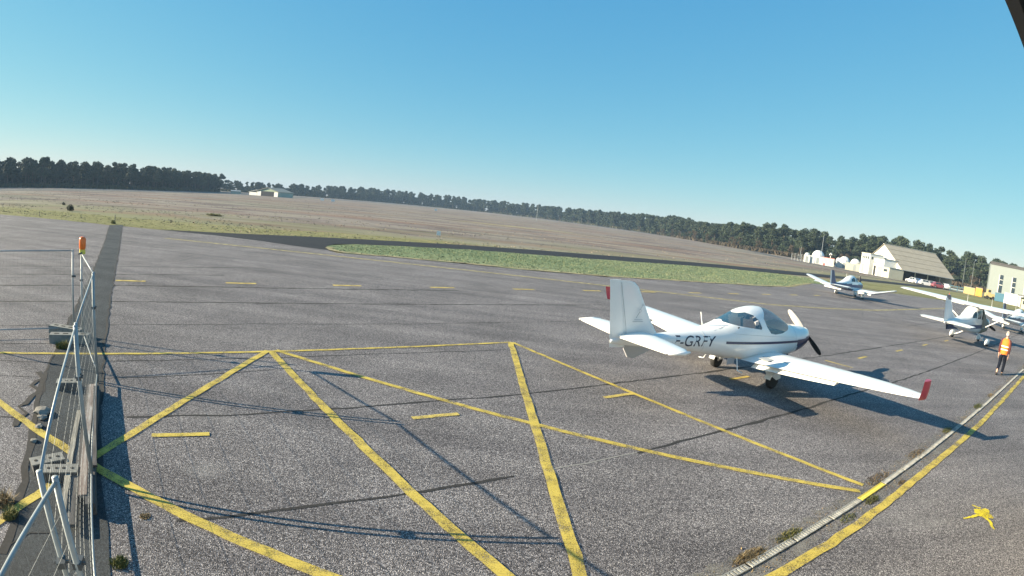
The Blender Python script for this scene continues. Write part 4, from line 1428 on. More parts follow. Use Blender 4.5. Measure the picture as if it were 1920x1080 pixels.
# clothing
skin_mesh([[(0, 0, .99, .142), (0, 0, .93, .148)], [(0, 0, .93, .148), (.09, 0, .86, .112), (.095, .14, .50, .082), (.09, .09, .10, .066)], [(0, 0, .93, .148), (-.09, 0, .86, .112), (-.095, .03, .50, .082), (-.09, -.23, .16, .064)]], 'trousers', 'trousers', person, 2)
for s in (1, -1):
    a = [(.20, .05, 1.39, .075), (.237, .02, 1.10, .058), (.222, .095, .88, .05)] if s > 0 else [(-.20, .05, 1.39, .075), (-.242, .0, 1.10, .058), (-.237, .045, .88, .05)]
    skin_mesh([[(0.13 * s, .06, 1.41, .08)] + a], 'sleeve', 'jacket', person, 2)
    f = (.09, .13, .04) if s > 0 else (-.09, -.24, .05)
    m = MB()
    m.loft([[(f[0] + .042 * w * math.cos(q), f[1] + y, max(.0, f[2] - .04 + hgt * (0.5 + .5 * math.sin(q)))) for q in [2 * math.pi * k / 10 for k in range(10)]] for y, w, hgt in ((-.10, .7, .10), (-.05, 1, .12), (.04, 1.0, .085), (.12, 1.05, .06), (.165, .6, .04))])
    m.build('shoe', 'shoe', person, True)
vest = []
for z, hw, hd_, yo in ((.86, .185, .135, .0), (.95, .18, .132, .01), (1.10, .182, .14, .035), (1.25, .20, .15, .055), (1.38, .205, .14, .07), (1.45, .15, .11, .08), (1.49, .09, .08, .085)):
    vest.append([(hw * math.copysign(abs(math.cos(a)) ** .8, math.cos(a)), yo + hd_ * math.sin(a), z + .008 * math.sin(a * 5 + z * 30)) for a in [2 * math.pi * q / 28 for q in range(28)]])
vo = MB().loft(vest, cap=False).build('vest', 'orange_vest', person, True)
for z, hw, hd_, yo in ((1.04, .186, .142, .028), (1.17, .195, .148, .046)):
    MB().loft([[((hw) * math.copysign(abs(math.cos(a)) ** .8, math.cos(a)), yo + hd_ * math.sin(a), z + dz) for a in [2 * math.pi * q / 28 for q in range(28)]] for dz in (-.025, .025)], cap=False).build('reflective_band', 'reflective', vo, True)
# strap held in the hand
st_ = MB()
st_.tube([(.225, .13, .74), (.25, .14, .62), (.30, .15, .50), (.27, .16, .44), (.24, .15, .55), (.23, .13, .71)], .007, 6)
st_.tube([(.23, .13, .72), (.31, .12, .60), (.33, .12, .52)], .006, 6)
so = st_.build('strap', 'steel_dark')
so.location = (pp[0], pp[1], 0)
so.rotation_euler.z = R(-62)
tag(so, 'thin dark looped strap hanging from the right hand of the walking person', 'strap')

# ------------------------------------------------------------------ trees
def crown_mesh(name, blobs, n, size, seed, mat):
    r = np.random.default_rng(seed)
    V, F = [], []
    tot = sum(b[3] * b[4] * b[5] for b in blobs)
    for (cx_, cy_, cz_, rx, ry, rz) in blobs:
        m = max(20, int(n * rx * ry * rz / tot))
        d = r.normal(size=(m, 3))
        d /= np.linalg.norm(d, axis=1)[:, None]
        rad = r.random(m) ** 0.38
        c = d * rad[:, None] * np.array([rx, ry, rz]) + np.array([cx_, cy_, cz_])
        for q in c:
            a = r.normal(size=3)
            a /= np.linalg.norm(a)
            b = np.cross(a, r.normal(size=3))
            b /= np.linalg.norm(b)
            s = size * r.uniform(.55, 1.3)
            i = len(V)
            V += [tuple(q + a * s), tuple(q - a * s * .5 + b * s * .8), tuple(q - a * s * .6 - b * s * .8)]
            F.append((i, i + 1, i + 2))
    me = bpy.data.meshes.new(name)
    me.from_pydata(V, [], F)
    me.materials.append(M[mat])
    return me


def trunk_mesh(name, h, r0, seed, limbs):
    r = random.Random(seed)
    m = MB()
    bend = r.uniform(-.25, .25)
    pts = [(bend * (k / 6) ** 2 * h * .1, bend * .5 * (k / 6) * h * .06, h * k / 6) for k in range(7)]
    m.tube(pts, [r0 * (1 - .78 * k / 6) for k in range(7)], 6)
    for (z, a, ln) in limbs:
        t = z / h
        p = Vector((bend * t * t * h * .1, bend * .5 * t * h * .06, z))
        d = Vector((math.cos(a), math.sin(a), .7))
        m.tube([p, p + d * ln * .5, p + d * ln + Vector((0, 0, ln * .2))], [r0 * .35, r0 * .22, r0 * .08], 5)
    me = bpy.data.meshes.new(name)
    me.from_pydata(m.v, [], m.f)
    me.materials.append(M['bark'])
    return me


def pine_variant(i, h=11.0):
    """maritime pine: bare trunk, uneven flat-domed crown built from several clumps"""
    r = random.Random(500 + i)
    cb = h * r.uniform(.30, .46)
    blobs, limbs = [], []
    w = h * r.uniform(.15, .21)
    for k in range(r.randint(9, 13)):
        a = r.uniform(0, 6.28)
        z = r.uniform(cb, h * .93)
        rr = w * r.uniform(.25, .95) * (1.15 - (z - cb) / h)
        s = h * r.uniform(.065, .115)
        blobs.append((rr * math.cos(a), rr * math.sin(a), z, s * 1.25, s * 1.25, s * .8))
        limbs.append((z - s, a, rr))
    blobs.append((0, 0, h * .92, h * .11, h * .11, h * .085))
    return crown_mesh('crown', blobs, 2300, h * .027, 600 + i, 'pine_leaf'), trunk_mesh('trunk', h * .93, h * .016, 700 + i, limbs)


def oak_variant(i, h=8.0):
    r = random.Random(800 + i)
    blobs, limbs = [], []
    for k in range(8):
        a = r.uniform(0, 6.28)
        z = r.uniform(h * .3, h * .88)
        rr = h * r.uniform(.05, .22)
        s = h * r.uniform(.12, .18)
        blobs.append((rr * math.cos(a), rr * math.sin(a), z, s, s, s * .9))
        limbs.append((z - s * 1.4, a, rr))
    return crown_mesh('crown', blobs, 1300, h * .026, 850 + i, 'oak_leaf'), trunk_mesh('trunk', h * .85, h * .02, 880 + i, limbs)


PV = [pine_variant(i) for i in range(9)]


def under_variant(i, h=11.0):
    """dense lower storey filling the wood between the trunks"""
    r = random.Random(950 + i)
    blobs = [(r.uniform(-1.6, 1.6), r.uniform(-1.6, 1.6), z, 1.3, 1.3, 1.1) for z in (.9, 1.8, 2.8, 3.8, 4.8, 5.6) for _ in (0, 1)]
    return crown_mesh('crown', blobs, 1400, h * .028, 960 + i, 'pine_leaf'), None


UV = [under_variant(i) for i in range(3)]
OV = [oak_variant(i) for i in range(5)]
tr = random.Random(77)


def put_tree(variants, loc, s, label, group, kind='pine_tree', cat='tree'):
    c, t_ = variants[tr.randrange(len(variants))]
    t = thing(kind, label, cat, loc, tr.uniform(0, 6.28), group)
    sx = s * tr.uniform(.9, 1.15)
    t.scale = (sx, sx, s)
    o = bpy.data.objects.new('crown', c)
    COL.objects.link(o)
    o.parent = t
    o = bpy.data.objects.new('trunk', t_)
    COL.objects.link(o)
    o.parent = t
    return t


mass = []


def row(path, spacing, depth_off, hfun, label, group, individual=True, jitter=1.5, variants=None, kind='pine_tree', under=False):
    """trees along a path of (az, distance) pairs, pushed depth_off metres outwards"""
    P = [pol(a, d + depth_off) for a, d in path]
    seg = [(P[i + 1] - P[i]).length for i in range(len(P) - 1)]
    L_ = sum(seg)
    n = int(L_ / spacing)
    for k in range(n):
        s = L_ * (k + tr.uniform(-.3, .3)) / n
        s = max(0, s)
        i = 0
        while i < len(seg) - 1 and s > seg[i]:
            s -= seg[i]
            i += 1
        q = P[i].lerp(P[i + 1], min(1, s / seg[i]))
        az = math.degrees(math.atan2(q.x, q.y))
        q = q + Vector((tr.gauss(0, jitter), tr.gauss(0, jitter), 0))
        q.z = -0.1
        hh = hfun(az) * tr.uniform(.86, 1.10) / 11.0
        if individual:
            lb_ = next(t_ for lim, t_ in label if az < lim)
            put_tree(variants or PV, q, hh, lb_, group + ': ' + lb_.split(',')[-1].strip(), kind)
        else:
            mass.append((q, hh, tr.uniform(0, 6.28), tr.randrange(len(PV)) if not under else len(PV) + tr.randrange(len(UV))))


def hinterp(tab):
    xs, ys = zip(*tab)
    return lambda az: float(np.interp(az, xs, ys))


LW = [(-49, 'dark pine of the dense left wood, at the left picture edge'), (-43, 'dark pine of the dense left wood, above the fence lamp side of the field'), (-36.5, 'dark pine of the dense left wood, beyond the far end of the trench repair'), (99, 'dark pine of the dense left wood, at its right end near the far hangar')]
FW = [(-20, 'distant pine of the blue-grey tree line, behind the far low hangar'), (-9, 'distant pine of the blue-grey tree line, above the left tip of the grass island'), (0, 'distant pine of the blue-grey tree line, left of the thin radio mast'), (8, 'distant pine of the blue-grey tree line, right of the thin radio mast'), (99, 'distant pine of the blue-grey tree line, above the tail of the nearest aircraft')]
RW = [(22, 'rounded pine of the right wood, where it joins the far tree line'), (29, 'rounded pine of the right wood, left of the white domes'), (36, 'rounded pine of the right wood, behind the white domes'), (42.5, 'rounded pine of the right wood, behind the tan-roofed hangar'), (48, 'rounded pine of the right wood, between the tan and the green hangar'), (99, 'rounded pine of the right wood, behind the pale green hangar')]
OW = [(l_, t_.replace('rounded pine', 'low russet tree')) for l_, t_ in RW]
left = [(-60, 235), (-53.7, 243), (-48, 252), (-42, 262), (-37, 282), (-33.5, 320), (-31.2, 350)]
hl = hinterp([(-60, 11.2), (-50, 11.4), (-42, 10.9), (-36, 10.7), (-31, 10.0)])
row(left, 3.6, 0, hl, LW, 'pines of the left wood')
row(left, 5.0, 9, hl, LW, 'pines of the left wood')
row(left, 4.0, 18, hl, '', '', False)
row(left, 4.0, 28, hl, '', '', False)
row(left, 4.5, 40, hl, '', '', False)
row(left, 2.6, 13, hl, '', '', False, under=True)
row(left, 2.6, 24, hl, '', '', False, under=True)
far = [(-31, 430), (-26, 470), (-20, 520), (-14, 590), (-5, 610), (2, 580), (8, 500), (13, 430), (17, 370), (21, 320)]
hf = hinterp([(-31, 8.0), (-26, 8.5), (-20, 11.0), (-14, 14.0), (-5, 13.5), (2, 14.0), (8, 13.5), (13, 13.5), (21, 11)])
row(far, 7.5, 0, hf, FW, 'pines of the far tree line', True, 3)
row(far, 6.0, 14, hf, '', '', False, 3)
row(far, 5.0, 30, hf, '', '', False, 3)
row(far, 4.0, 8, hf, '', '', False, 3, under=True)
row(far, 4.0, 20, hf, '', '', False, 3, under=True)
right = [(14, 420), (17, 350), (20, 302), (23, 268), (26, 248), (30, 238), (35, 236), (40, 236), (45, 232), (50, 226), (57, 220)]
hr_ = hinterp([(14, 12.5), (16, 13.8), (18, 11.0), (20, 10.5), (23, 11.5), (26, 12.6), (30, 12.4), (34, 11.5), (37, 14.5), (40, 13.8), (45, 12.6), (50, 12.4), (57, 11)])
row(right, 6.0, 0, hr_, RW, 'pines of the right wood', True, 2)
row(right, 6.5, 10, hr_, RW, 'pines of the right wood', True, 2)
row(right, 4.5, 22, hr_, '', '', False, 2)
row(right, 4.5, 32, hr_, '', '', False, 2)
row(right, 3.0, 6, hr_, '', '', False, 2, under=True)
row(right, 3.0, 18, hr_, '', '', False, 2, under=True)
row(right, 3.0, -2, hinterp([(14, 7), (57, 7)]), '', '', False, 2, under=True)
row(right, 7.5, -6, hinterp([(14, 8), (25, 7), (57, 7)]), OW, 'russet trees of the right wood', True, 2.5, OV, 'oak_tree')
# the one loose-crowned pine that stands out at the end of the left wood
put_tree(PV, pol(-30.9, 352), 11.2 / 11, 'lone loose-crowned pine at the right end of the left wood', None)

V, F, off = [], [], 0
ra = np.random.default_rng(3)
for (q, s, rz, k) in mass:
    me = (PV + UV)[k][0]
    n = len(me.vertices)
    co = np.empty(n * 3, np.float32)
    me.vertices.foreach_get('co', co)
    co = co.reshape(-1, 3)
    keep = ra.random(n // 3) < 0.40
    co = co.reshape(-1, 3, 3)[keep]
    c_ = co.mean(1, keepdims=True)
    co = (c_ + (co - c_) * 1.5).reshape(-1, 3)
    cz, sz = math.cos(rz), math.sin(rz)
    W = np.stack([(co[:, 0] * cz - co[:, 1] * sz) * s * 1.15 + q.x, (co[:, 0] * sz + co[:, 1] * cz) * s * 1.15 + q.y, co[:, 2] * s + q.z], 1)
    V.append(W)
V = np.concatenate(V)
me = bpy.data.meshes.new('far_wood')
me.vertices.add(len(V))
me.vertices.foreach_set('co', V.ravel())
nf = len(V) // 3
me.loops.add(nf * 3)
me.loops.foreach_set('vertex_index', np.arange(nf * 3, dtype=np.int32))
me.polygons.add(nf)
me.polygons.foreach_set('loop_start', np.arange(0, nf * 3, 3, dtype=np.int32))
me.update()
o = obj('far_wood', me, 'pine_leaf')
o['kind'] = 'stuff'
o['label'] = 'dense pine wood filling in behind the front trees'


def scatter_tris(name, pts, hgt, width, mat, seed, label, per=3, zmin=0.0):
    """many small upright blades or leaf scraps in one object"""
    r = np.random.default_rng(seed)
    P = np.repeat(np.asarray(pts, float), per, axis=0)
    n = len(P)
    a = r.random(n) * 6.283
    hh = hgt * r.uniform(.35, 1.2, n)
    w = width * r.uniform(.5, 1.4, n)
    j = r.normal(0, width * 1.2, (n, 2))
    ln = r.normal(0, .45, (n, 2)) * hh[:, None]
    b = np.stack([P[:, 0] + j[:, 0], P[:, 1] + j[:, 1], P[:, 2]], 1)
    d = np.stack([np.cos(a) * w, np.sin(a) * w, np.zeros(n)], 1)
    tip = b + np.stack([ln[:, 0], ln[:, 1], hh], 1)
    V = np.stack([b - d, b + d, tip], 1).reshape(-1, 3)
    me = bpy.data.meshes.new(name)
    me.vertices.add(len(V))
    me.vertices.foreach_set('co', V.ravel().astype(np.float32))
    nf = n
    me.loops.add(nf * 3)
    me.loops.foreach_set('vertex_index', np.arange(nf * 3, dtype=np.int32))
    me.polygons.add(nf)
    me.polygons.foreach_set('loop_start', np.arange(0, nf * 3, 3, dtype=np.int32))
    me.update()
    o = obj(name, me, mat)
    o['kind'] = 'stuff'
    o['label'] = label
    return o


gr = np.random.default_rng(12)


def in_poly(P, poly):
    x, y = P[:, 0], P[:, 1]
    c = np.zeros(len(P), bool)
    n = len(poly)
    for i in range(n):
        x0, y0 = poly[i]
        x1, y1 = poly[(i + 1) % n]
        c ^= ((y0 > y) != (y1 > y)) & (x < (x1 - x0) * (y - y0) / (y1 - y0 + 1e-12) + x0)
    return c


# low scrub at the foot of the woods
def band(path, d0, d1, n):
    out = []
    az = np.array([a for a, _ in path])
    ds = np.array([d for _, d in path])
    A = gr.uniform(az[0], az[-1], n)
    D = np.interp(A, az, ds) + gr.uniform(d0, d1, n)
    return np.stack([D * np.sin(np.radians(A)), D * np.cos(np.radians(A)), np.full(n, -.05)], 1)


P = band(left, -9, -1, 9000)
P = P[gr.random(len(P)) < .35 + .6 * (np.sin(P[:, 1] * .21) * np.sin(P[:, 1] * .053 + 1) > -.1)]
scatter_tris('scrub', P, 1.5, .45, 'scrub_leaf', 41, 'low dark scrub along the foot of the left wood', 2)
scatter_tris('scrub', band(right, -14, -3, 9000), 1.8, .5, 'oak_leaf', 42, 'brownish undergrowth along the foot of the right wood', 2)
scatter_tris('scrub', band(far, -8, 0, 6000), 1.6, .6, 'scrub_leaf', 43, 'low scrub along the foot of the far tree line', 2)

# heath plants and grass
n = 70000
x = gr.uniform(-1, 1, n)
yy = 40 + 190 * gr.random(n) ** 1.6
P = np.stack([x * yy * 1.35, yy, np.full(n, -.05)], 1)
cl = np.sin(P[:, 0] * .13 + np.sin(P[:, 1] * .09) * 2) * np.sin(P[:, 1] * .33 + P[:, 0] * .03) + .35 * gr.normal(size=n)
P = P[cl > .05]
bad = in_poly(P, [(-200, 20), (-160, 37.6), (-50, 37.2), (-32, 36), (-22, 37.8), (-14.9, 43.6), (-5.3, 50.6), (8, 58.6), (25.4, 69.4), (36.5, 76), (52.3, 85), (80, 99.5), (130, 130), (230, 150), (250, 60), (60, 20)])
P = P[~bad]
scatter_tris('heath_plants', P[::6], .07, .10, 'heath_blade', 44, 'dry heather and grass covering the airfield', 3)
isl = [(-12.1, 34.3), (-12.4, 36.6), (-11.6, 39.1), (-4.8, 44.4), (7.1, 50.6), (23.2, 61.2), (31.7, 65.2), (36.5, 66.8), (40, 65), (38, 58.3), (33, 55.8), (25.5, 46.8), (21.7, 44.2), (15.3, 40.6), (6.2, 36), (1.5, 34.6), (-3, 34.1), (-10.6, 32.8)]
n = 60000
P = np.stack([gr.uniform(-13, 41, n), gr.uniform(32, 67, n), np.full(n, .01)], 1)
P = P[in_poly(P, isl)]
scatter_tris('island_grass', P[::2], .06, .035, 'grass_blade', 45, 'short green grass on the island between apron and taxiway', 2)
ver = [(-110, 38), (-50, 37.4), (-32, 36.2), (-24, 37.1), (-15, 43.8), (-5, 50.8), (8, 59), (8, 60.5), (-8, 53), (-16, 50), (-26, 45), (-40, 45.5), (-56, 47), (-110, 52)]
n = 60000
P = np.stack([gr.uniform(-110, 10, n), gr.uniform(36, 62, n), np.full(n, -.04)], 1)
P = P[in_poly(P, ver)]
scatter_tris('verge_grass', P[::10], .035, .06, 'verge_blade', 46, 'rough grass along the far edge of the apron', 3)

# shrubs and stakes in the field
def shrub(loc, s, label, mat='scrub_leaf'):
    me = crown_mesh('shrub', [(0, 0, s * .45, s * .55, s * .55, s * .45), (s * .3, .1, s * .3, s * .35, s * .35, s * .3)], 420, s * .09, int(abs(loc[0]) * 10), mat)
    o = obj('shrub', me, None)
    o.location = (loc[0], loc[1], -.05)
    tag(o, label, 'shrub')
    return o


shrub((-49.656, 47.924, 0), .85, 'dark round shrub standing alone in the left of the field')
shrub((-61.501, 57.945, 0), 0.45, 'low dark shrub just behind the lone round one')
shrub((-32.986, 37.234, 0), 0.35, 'tiny shrub at the far end of the trench repair', 'weed_leaf')
shrub((-36.002, 58.930, 0), 1.1, 'flat green shrub patch in the middle of the left field', 'weed_leaf').scale = (1.8, 1.0, .3)
for loc, h_, lb in (((-32.906, 37.358, 0), .75, 'thin stake at the far end of the trench repair'), ((-44.404, 38.405, 0), .45, 'short stake at the apron edge in the far left')):
    o = MB().tube([(0, 0, 0), (0.02, 0, h_)], .03, 6).build('stake', 'steel_dark')
    o.location = (loc[0], loc[1], -.03)
    tag(o, lb, 'stake')


def marker(loc, w, h_, label):
    t = thing('marker_board', label, 'sign', (loc[0], loc[1], -.05), math.atan2(loc[0], -loc[1]) * 0 - math.atan2(loc[0], loc[1]))
    MB().box((0, 0, h_ * .62), (w, .06, h_ * .76)).build('board', 'white_satin', t)
    for s in (1, -1):
        MB().tube([(s * w * .35, .0, 0), (s * w * .35, 0, h_ * .3)], .025, 6).build('leg', 'steel_dark', t)


marker((-8.644, 59.845, 0), .42, .62, 'small white marker board in the field beyond the taxiway')
marker((-93.470, 250.046, 0), 1.6, 1.3, 'left one of two tiny white markers beyond the field')
marker((-86.251, 244.930, 0), 1.6, 1.3, 'right one of two tiny white markers beyond the field')
marker((-40.480, 262.964, 0), 1.3, 1.1, 'tiny white marker below the middle of the far tree line')

# ------------------------------------------------------------------ masts
def mast(name, loc, h_, r, label, cross=False):
    t = thing(name, label, 'mast', (loc[0], loc[1], -.1))
    MB().tube([(0, 0, 0), (0, 0, h_ * .5), (0, 0, h_)], [r, r * .8, r * .5], 6).build('pole', 'galvanised', t)
    if cross:
        for z in (.55, .75, .95):
            MB().tube([(-.5, 0, h_ * z), (.5, 0, h_ * z)], r * .4, 5).build('crossbar', 'galvanised', t)
    MB().box((0, 0, .15), (.5, .5, .3)).build('footing', 'concrete_block', t)


mast('radio_mast', pol(1.75, 280), 9.0, .10, 'thin pale radio mast standing in front of the far tree line', True)
mast('flagpole', pol(31.2, 196), 9.5, .11, 'leaning pale pole rising behind the largest dome')
mast('light_pole', pol(29.1, 180), 4.6, .08, 'short pale pole left of the domes')
mast('light_pole', pol(45.8, 182), 9.0, .06, 'tall thin pole left of the green hangar, nearer the tan roof')
mast('light_pole', pol(46.7, 180), 9.0, .06, 'tall thin pole beside the corner of the green hangar')

# ------------------------------------------------------------------ buildings at the right
def put(t, az, d):
    q = pol(az, d)
    t.location = (q.x, q.y, -.05)
    return t


# tan-roofed hangar: ridge recedes to the right, white gable faces left, long open side faces the apron
hb = thing('hangar', 'hangar with large tan roof, white gable end and open side full of vehicles', 'hangar')
q = pol(37.4, 165)
ang = math.atan2(math.cos(R(40)) * .62 - math.sin(R(40)) * .785, math.sin(R(40)) * .62 + math.cos(R(40)) * .785)
hb.location = (q.x, q.y, -.05)
hb.rotation_euler.z = ang          # local +x along the ridge (away to the right), local -y towards the apron
RH, EH, HW, HL = 8.8, 2.95, 9.6, 19.5
MB().prism([(0, -HW, 0), (0, HW, 0), (0, HW, EH), (0, 0, RH - .15), (0, -HW, EH)], (.25, 0, 0)).build('gable_wall', 'wall_white', hb)
MB().prism([(HL - .25, -HW, 0), (HL - .25, HW, 0), (HL - .25, HW, EH), (HL - .25, 0, RH - .15), (HL - .25, -HW, EH)], (.25, 0, 0)).build('gable_wall', 'wall_white', hb)
MB().box((HL / 2, HW - .1, EH / 2), (HL - .5, .2, EH)).build('back_wall', 'door_grey', hb)
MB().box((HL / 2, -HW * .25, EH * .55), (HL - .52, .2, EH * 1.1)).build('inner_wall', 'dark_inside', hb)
for s, nm in ((-1, 'roof'), (1, 'roof')):
    ro = MB().prism([(-.35, s * .0, RH), (HL + .35, 0, RH), (HL + .35, s * (HW + .7), EH - .30), (-.35, s * (HW + .7), EH - .30)], (0, 0, .12)).build(nm, 'roof_tan', hb)
    if s < 0:
        for k in range(1, 5):
            f = k / 5
            MB().box((HL / 2, s * (HW + .7) * f, RH + (EH - .30 - RH) * f + .135), (HL + .6, .16, .05), rx=-s * 0).build('sheet_lap', 'roof_tan', ro)
        MB().tube([(-.3, -HW - .75, EH - .3), (HL + .3, -HW - .75, EH - .3)], .09, 8).build('gutter', 'door_grey', ro)
MB().box((HL / 2, 0, RH + .14), (HL + .8, .5, .10)).build('ridge_cap', 'wall_white', hb)
for k in range(5):
    MB().box((HL * (k + .02) / 4 * .98 + .2, -HW, EH / 2 - .2), (.22, .22, EH - .3)).build('post', 'wall_cream', hb)
# gable-end annexe with doors
an = MB().box((-2.2, -2.6, 2.35), (4.4, 9.0, 4.7)).build('annexe', 'wall_white', hb)
MB().box((-2.3, -2.6, 4.78), (4.9, 9.4, .16)).build('annexe_roof', 'door_grey', hb)
MB().box((-4.43, -1.4, 3.45), (.06, 3.6, .7)).build('fascia_board', 'door_grey', an)
for y, w, m_ in ((-5.4, 2.3, 'door_grey'), (-2.9, 1.0, 'dark_inside'), (-.9, 2.4, 'door_grey')):
    d = MB().box((-4.44, y, 1.35), (.07, w, 2.6)).build('door', m_, an)
    if w > 2:
        for j in range(4):
            MB().box((-4.50, y - w / 2 + w * (j + .5) / 4, 1.35), (.04, .06, 2.5)).build('door_rib', 'wall_white', d)
MB().box((-2.0, -8.6, 1.35), (5.0, 3.0, 2.7)).build('lean_to', 'wall_cream', hb)
MB().box((-2.0, -8.6, 2.76), (5.3, 3.3, .12)).build('lean_to_roof', 'door_grey', hb)
MB().box((-4.53, -8.3, 1.9), (.05, 1.6, .6)).build('window', 'window_glass', hb)
# side office block, left of the gable
ob = thing('office_block', 'white flat-roofed block with four small windows left of the tan hangar', 'building')
put(ob, 36.35, 163)
ob.rotation_euler.z = ang
MB().box((0, 0, 2.75), (4.6, 4.4, 5.5)).build('wall', 'wall_white', ob)
MB().box((0, 0, 5.56), (4.8, 4.6, .16)).build('roof', 'wall_cream', ob)
for k in range(4):
    w = MB().box((-2.31, -1.45 + k * .95, 4.45), (.05, .6, .7)).build('window', 'window_glass', ob)
    MB().box((-2.34, -1.45 + k * .95, 4.05), (.12, .7, .06)).build('sill', 'wall_cream', w)
MB().box((-2.31, .9, 1.4), (.06, 1.2, 2.4)).build('door', 'door_grey', ob)
for k in range(3):
    w = MB().box((-1.5 + k * 1.4, -2.21, 4.45), (.6, .05, .7)).build('window', 'window_glass', ob)

# white observatory domes on sheds


def dome(az, d, r, base, bw, label, mat='wall_white'):
    t = put(thing('observatory_dome', label, 'dome', rz=R(-az)), az, d)
    MB().box((0, 0, base / 2), (bw, r * 2.2, base)).build('shed', mat, t)
    rings = []
    for k in range(9):
        ph = math.pi / 2 * k / 8
        rings.append([(r * math.cos(ph) * math.cos(a) + .0001, r * math.cos(ph) * math.sin(a), base + r * .98 * math.sin(ph)) for a in [2 * math.pi * j / 22 for j in range(22)]])
    o = MB().loft(rings).build('dome', 'white_satin', t, True)
    for a0 in (-.35, .35):
        MB().tube([(r * 1.01 * math.cos(p_) * math.sin(a0), -r * 1.01 * math.cos(p_) * math.cos(a0), base + r * math.sin(p_)) for p_ in [math.pi / 2 * k / 8 for k in range(8)]], .05, 5).build('slit_rail', 'door_grey', o)
    MB().box((0, -r * 1.11, base * .45), (.9, .06, base * .8)).build('door', 'door_grey', t)
    return t


dome(30.9, 186, 2.05, 2.3, 6.0, 'largest white observatory dome at the left of the dome row')
dome(33.6, 182, 1.75, 2.0, 4.4, 'second largest white dome on grey legs in the middle of the row')
dome(34.7, 172, 1.45, 2.1, 5.6, 'white dome on a cream shed next to the white office block', 'wall_cream')
dome(29.8, 184, .85, 2.2, 2.0, 'narrow white capped tank at the far left of the dome row')
dome(33.0, 190, .75, 2.3, 1.8, 'smallest white dome between the two larger ones')
t = put(thing('container', 'red-edged white container hut right of the largest dome', 'container', rz=R(-32)), 31.95, 178)
MB().box((0, 0, 1.2), (3.9, 2.4, 2.4)).build('body', 'wall_white', t)
MB().box((0, 0, 2.46), (4.0, 2.5, .14)).build('roof_edge', 'box_red', t)
for k in range(9):
    MB().box((-1.7 + k * .42, -1.23, 1.2), (.08, .06, 2.2)).build('corrugation', 'wall_cream', t)
MB().box((-1.1, -1.26, .35), (.5, .06, .6)).build('hatch', 'box_red', t)
t = put(thing('telescope_mount', 'white instrument cluster on top of the red-edged hut', 'instrument', rz=R(-32)), 32.15, 178)
t.location.z = 2.48
MB().tube([(0, 0, 0), (0, 0, .7)], .10, 8).build('pillar', 'white_satin', t)
for dx, dz in ((-.35, .9), (.3, 1.0), (0, 1.2)):
    MB().tube([(dx, -.3, dz), (dx, .35, dz + .25)], .16, 10).build('tube', 'white_satin', t, True)

# green-grey hangar at the right edge
gh = thing('hangar', 'large pale green hangar with tall narrow windows at the right edge', 'hangar')
q = pol(48.45, 150)
gh.location = (q.x, q.y, -.05)
gh.rotation_euler.z = R(-47)
MB().box((12, 7, 4.3), (24, 14, 8.6)).build('wall', 'wall_green', gh)
MB().box((12, 7, 8.72), (24.4, 14.4, .2)).build('roof', 'roof_dark', gh)
MB().box((12, -.05, 8.35), (24.2, .10, .5)).build('fascia', 'roof_dark', gh)
for k in range(4):
    x_ = 3.3 + k * 3.6
    f = MB().box((x_ - .05, -.03, 3.9), (1.15, .08, 4.3)).build('window', 'wall_white', gh)
    for z_ in (2.6, 4.3, 5.5):
        MB().box((x_ + .04, -.08, z_), (.95, .04, 1.08 if z_ != 2.6 else 2.0)).build('pane', 'window_glass', f)

# clutter in front of the green hangar


def container(az, d, size, mat, label, rz=0.0, rib='x'):
    t = put(thing('container', label, 'container', rz=R(-az) + rz), az, d)
    MB().box((0, 0, size[2] / 2 + .1), size).build('body', mat, t)
    for k in range(7):
        x_ = -size[0] / 2 + size[0] * (k + .5) / 7
        MB().box((x_, -size[1] / 2 - .02, size[2] / 2 + .1), (.09, .05, size[2] * .9)).build('corrugation', mat, t)
    MB().box((0, 0, size[2] + .13), (size[0] + .08, size[1] + .08, .07)).build('lid', 'door_grey', t)
    for sx in (-1, 1):
        MB().box((sx * size[0] * .38, 0, .05), (.25, size[1], .1)).build('skid', 'steel_dark', t)
    return t


container(46.6, 146, (2.9, 2.0, 1.6), 'box_yellow', 'cream-yellow container, left of the pair by the green hangar')
container(47.6, 145, (1.8, 2.0, 1.9), 'box_orange', 'orange container, right of the pair by the green hangar')
container(49.9, 138, (2.8, 2.0, 1.8), 'shed_blue', 'teal container in front of the tall hangar windows')
container(51.3, 132, (4.6, 2.3, 2.3), 'wall_white', 'long white container under the green hangar at the right edge')
t = put(thing('tent_shelter', 'cream shelter with a dark flat roof at the extreme right edge', 'shelter', rz=R(-53)), 53.0, 122)
MB().box((0, .6, 1.1), (4.0, 2.0, 2.2)).build('wall', 'wall_cream', t)
MB().box((0, 0, 2.5), (5.4, 3.6, .16)).build('roof', 'roof_dark', t)
for sx in (-1, 1):
    MB().tube([(sx * 2.5, -1.6, 0), (sx * 2.5, -1.6, 2.45)], .07, 8).build('post', 'steel_dark', t)
MB().box((-1.0, -.42, 1.3), (.8, .05, .7)).build('window', 'window_glass', t)
# yellow loader
t = put(thing('loader', 'small yellow loader parked between the orange and teal containers', 'loader', rz=R(-49 + 20)), 48.75, 140)
MB().box((0, 0, .95), (2.4, 1.2, .8)).build('body', 'box_yellow', t)
MB().box((-.3, 0, 1.75), (.9, 1.1, .9)).build('cab', 'box_yellow', t)
MB().box((-.3, -.56, 1.85), (.7, .03, .5)).build('window', 'window_glass', t)
MB().tube([(.9, -.45, 1.3), (1.7, -.45, .9), (2.1, -.45, .4)], .09, 6).build('lift_arm', 'box_yellow', t)
MB().box((2.3, 0, .35), (.5, 1.3, .5)).build('bucket', 'steel_dark', t)
for x_ in (-.8, .85):
    for s in (1, -1):
        MB().disc((x_, s * .68, .42), (0, 1, 0), .42, .28, 16).build('wheel', 'tyre', t, 40)
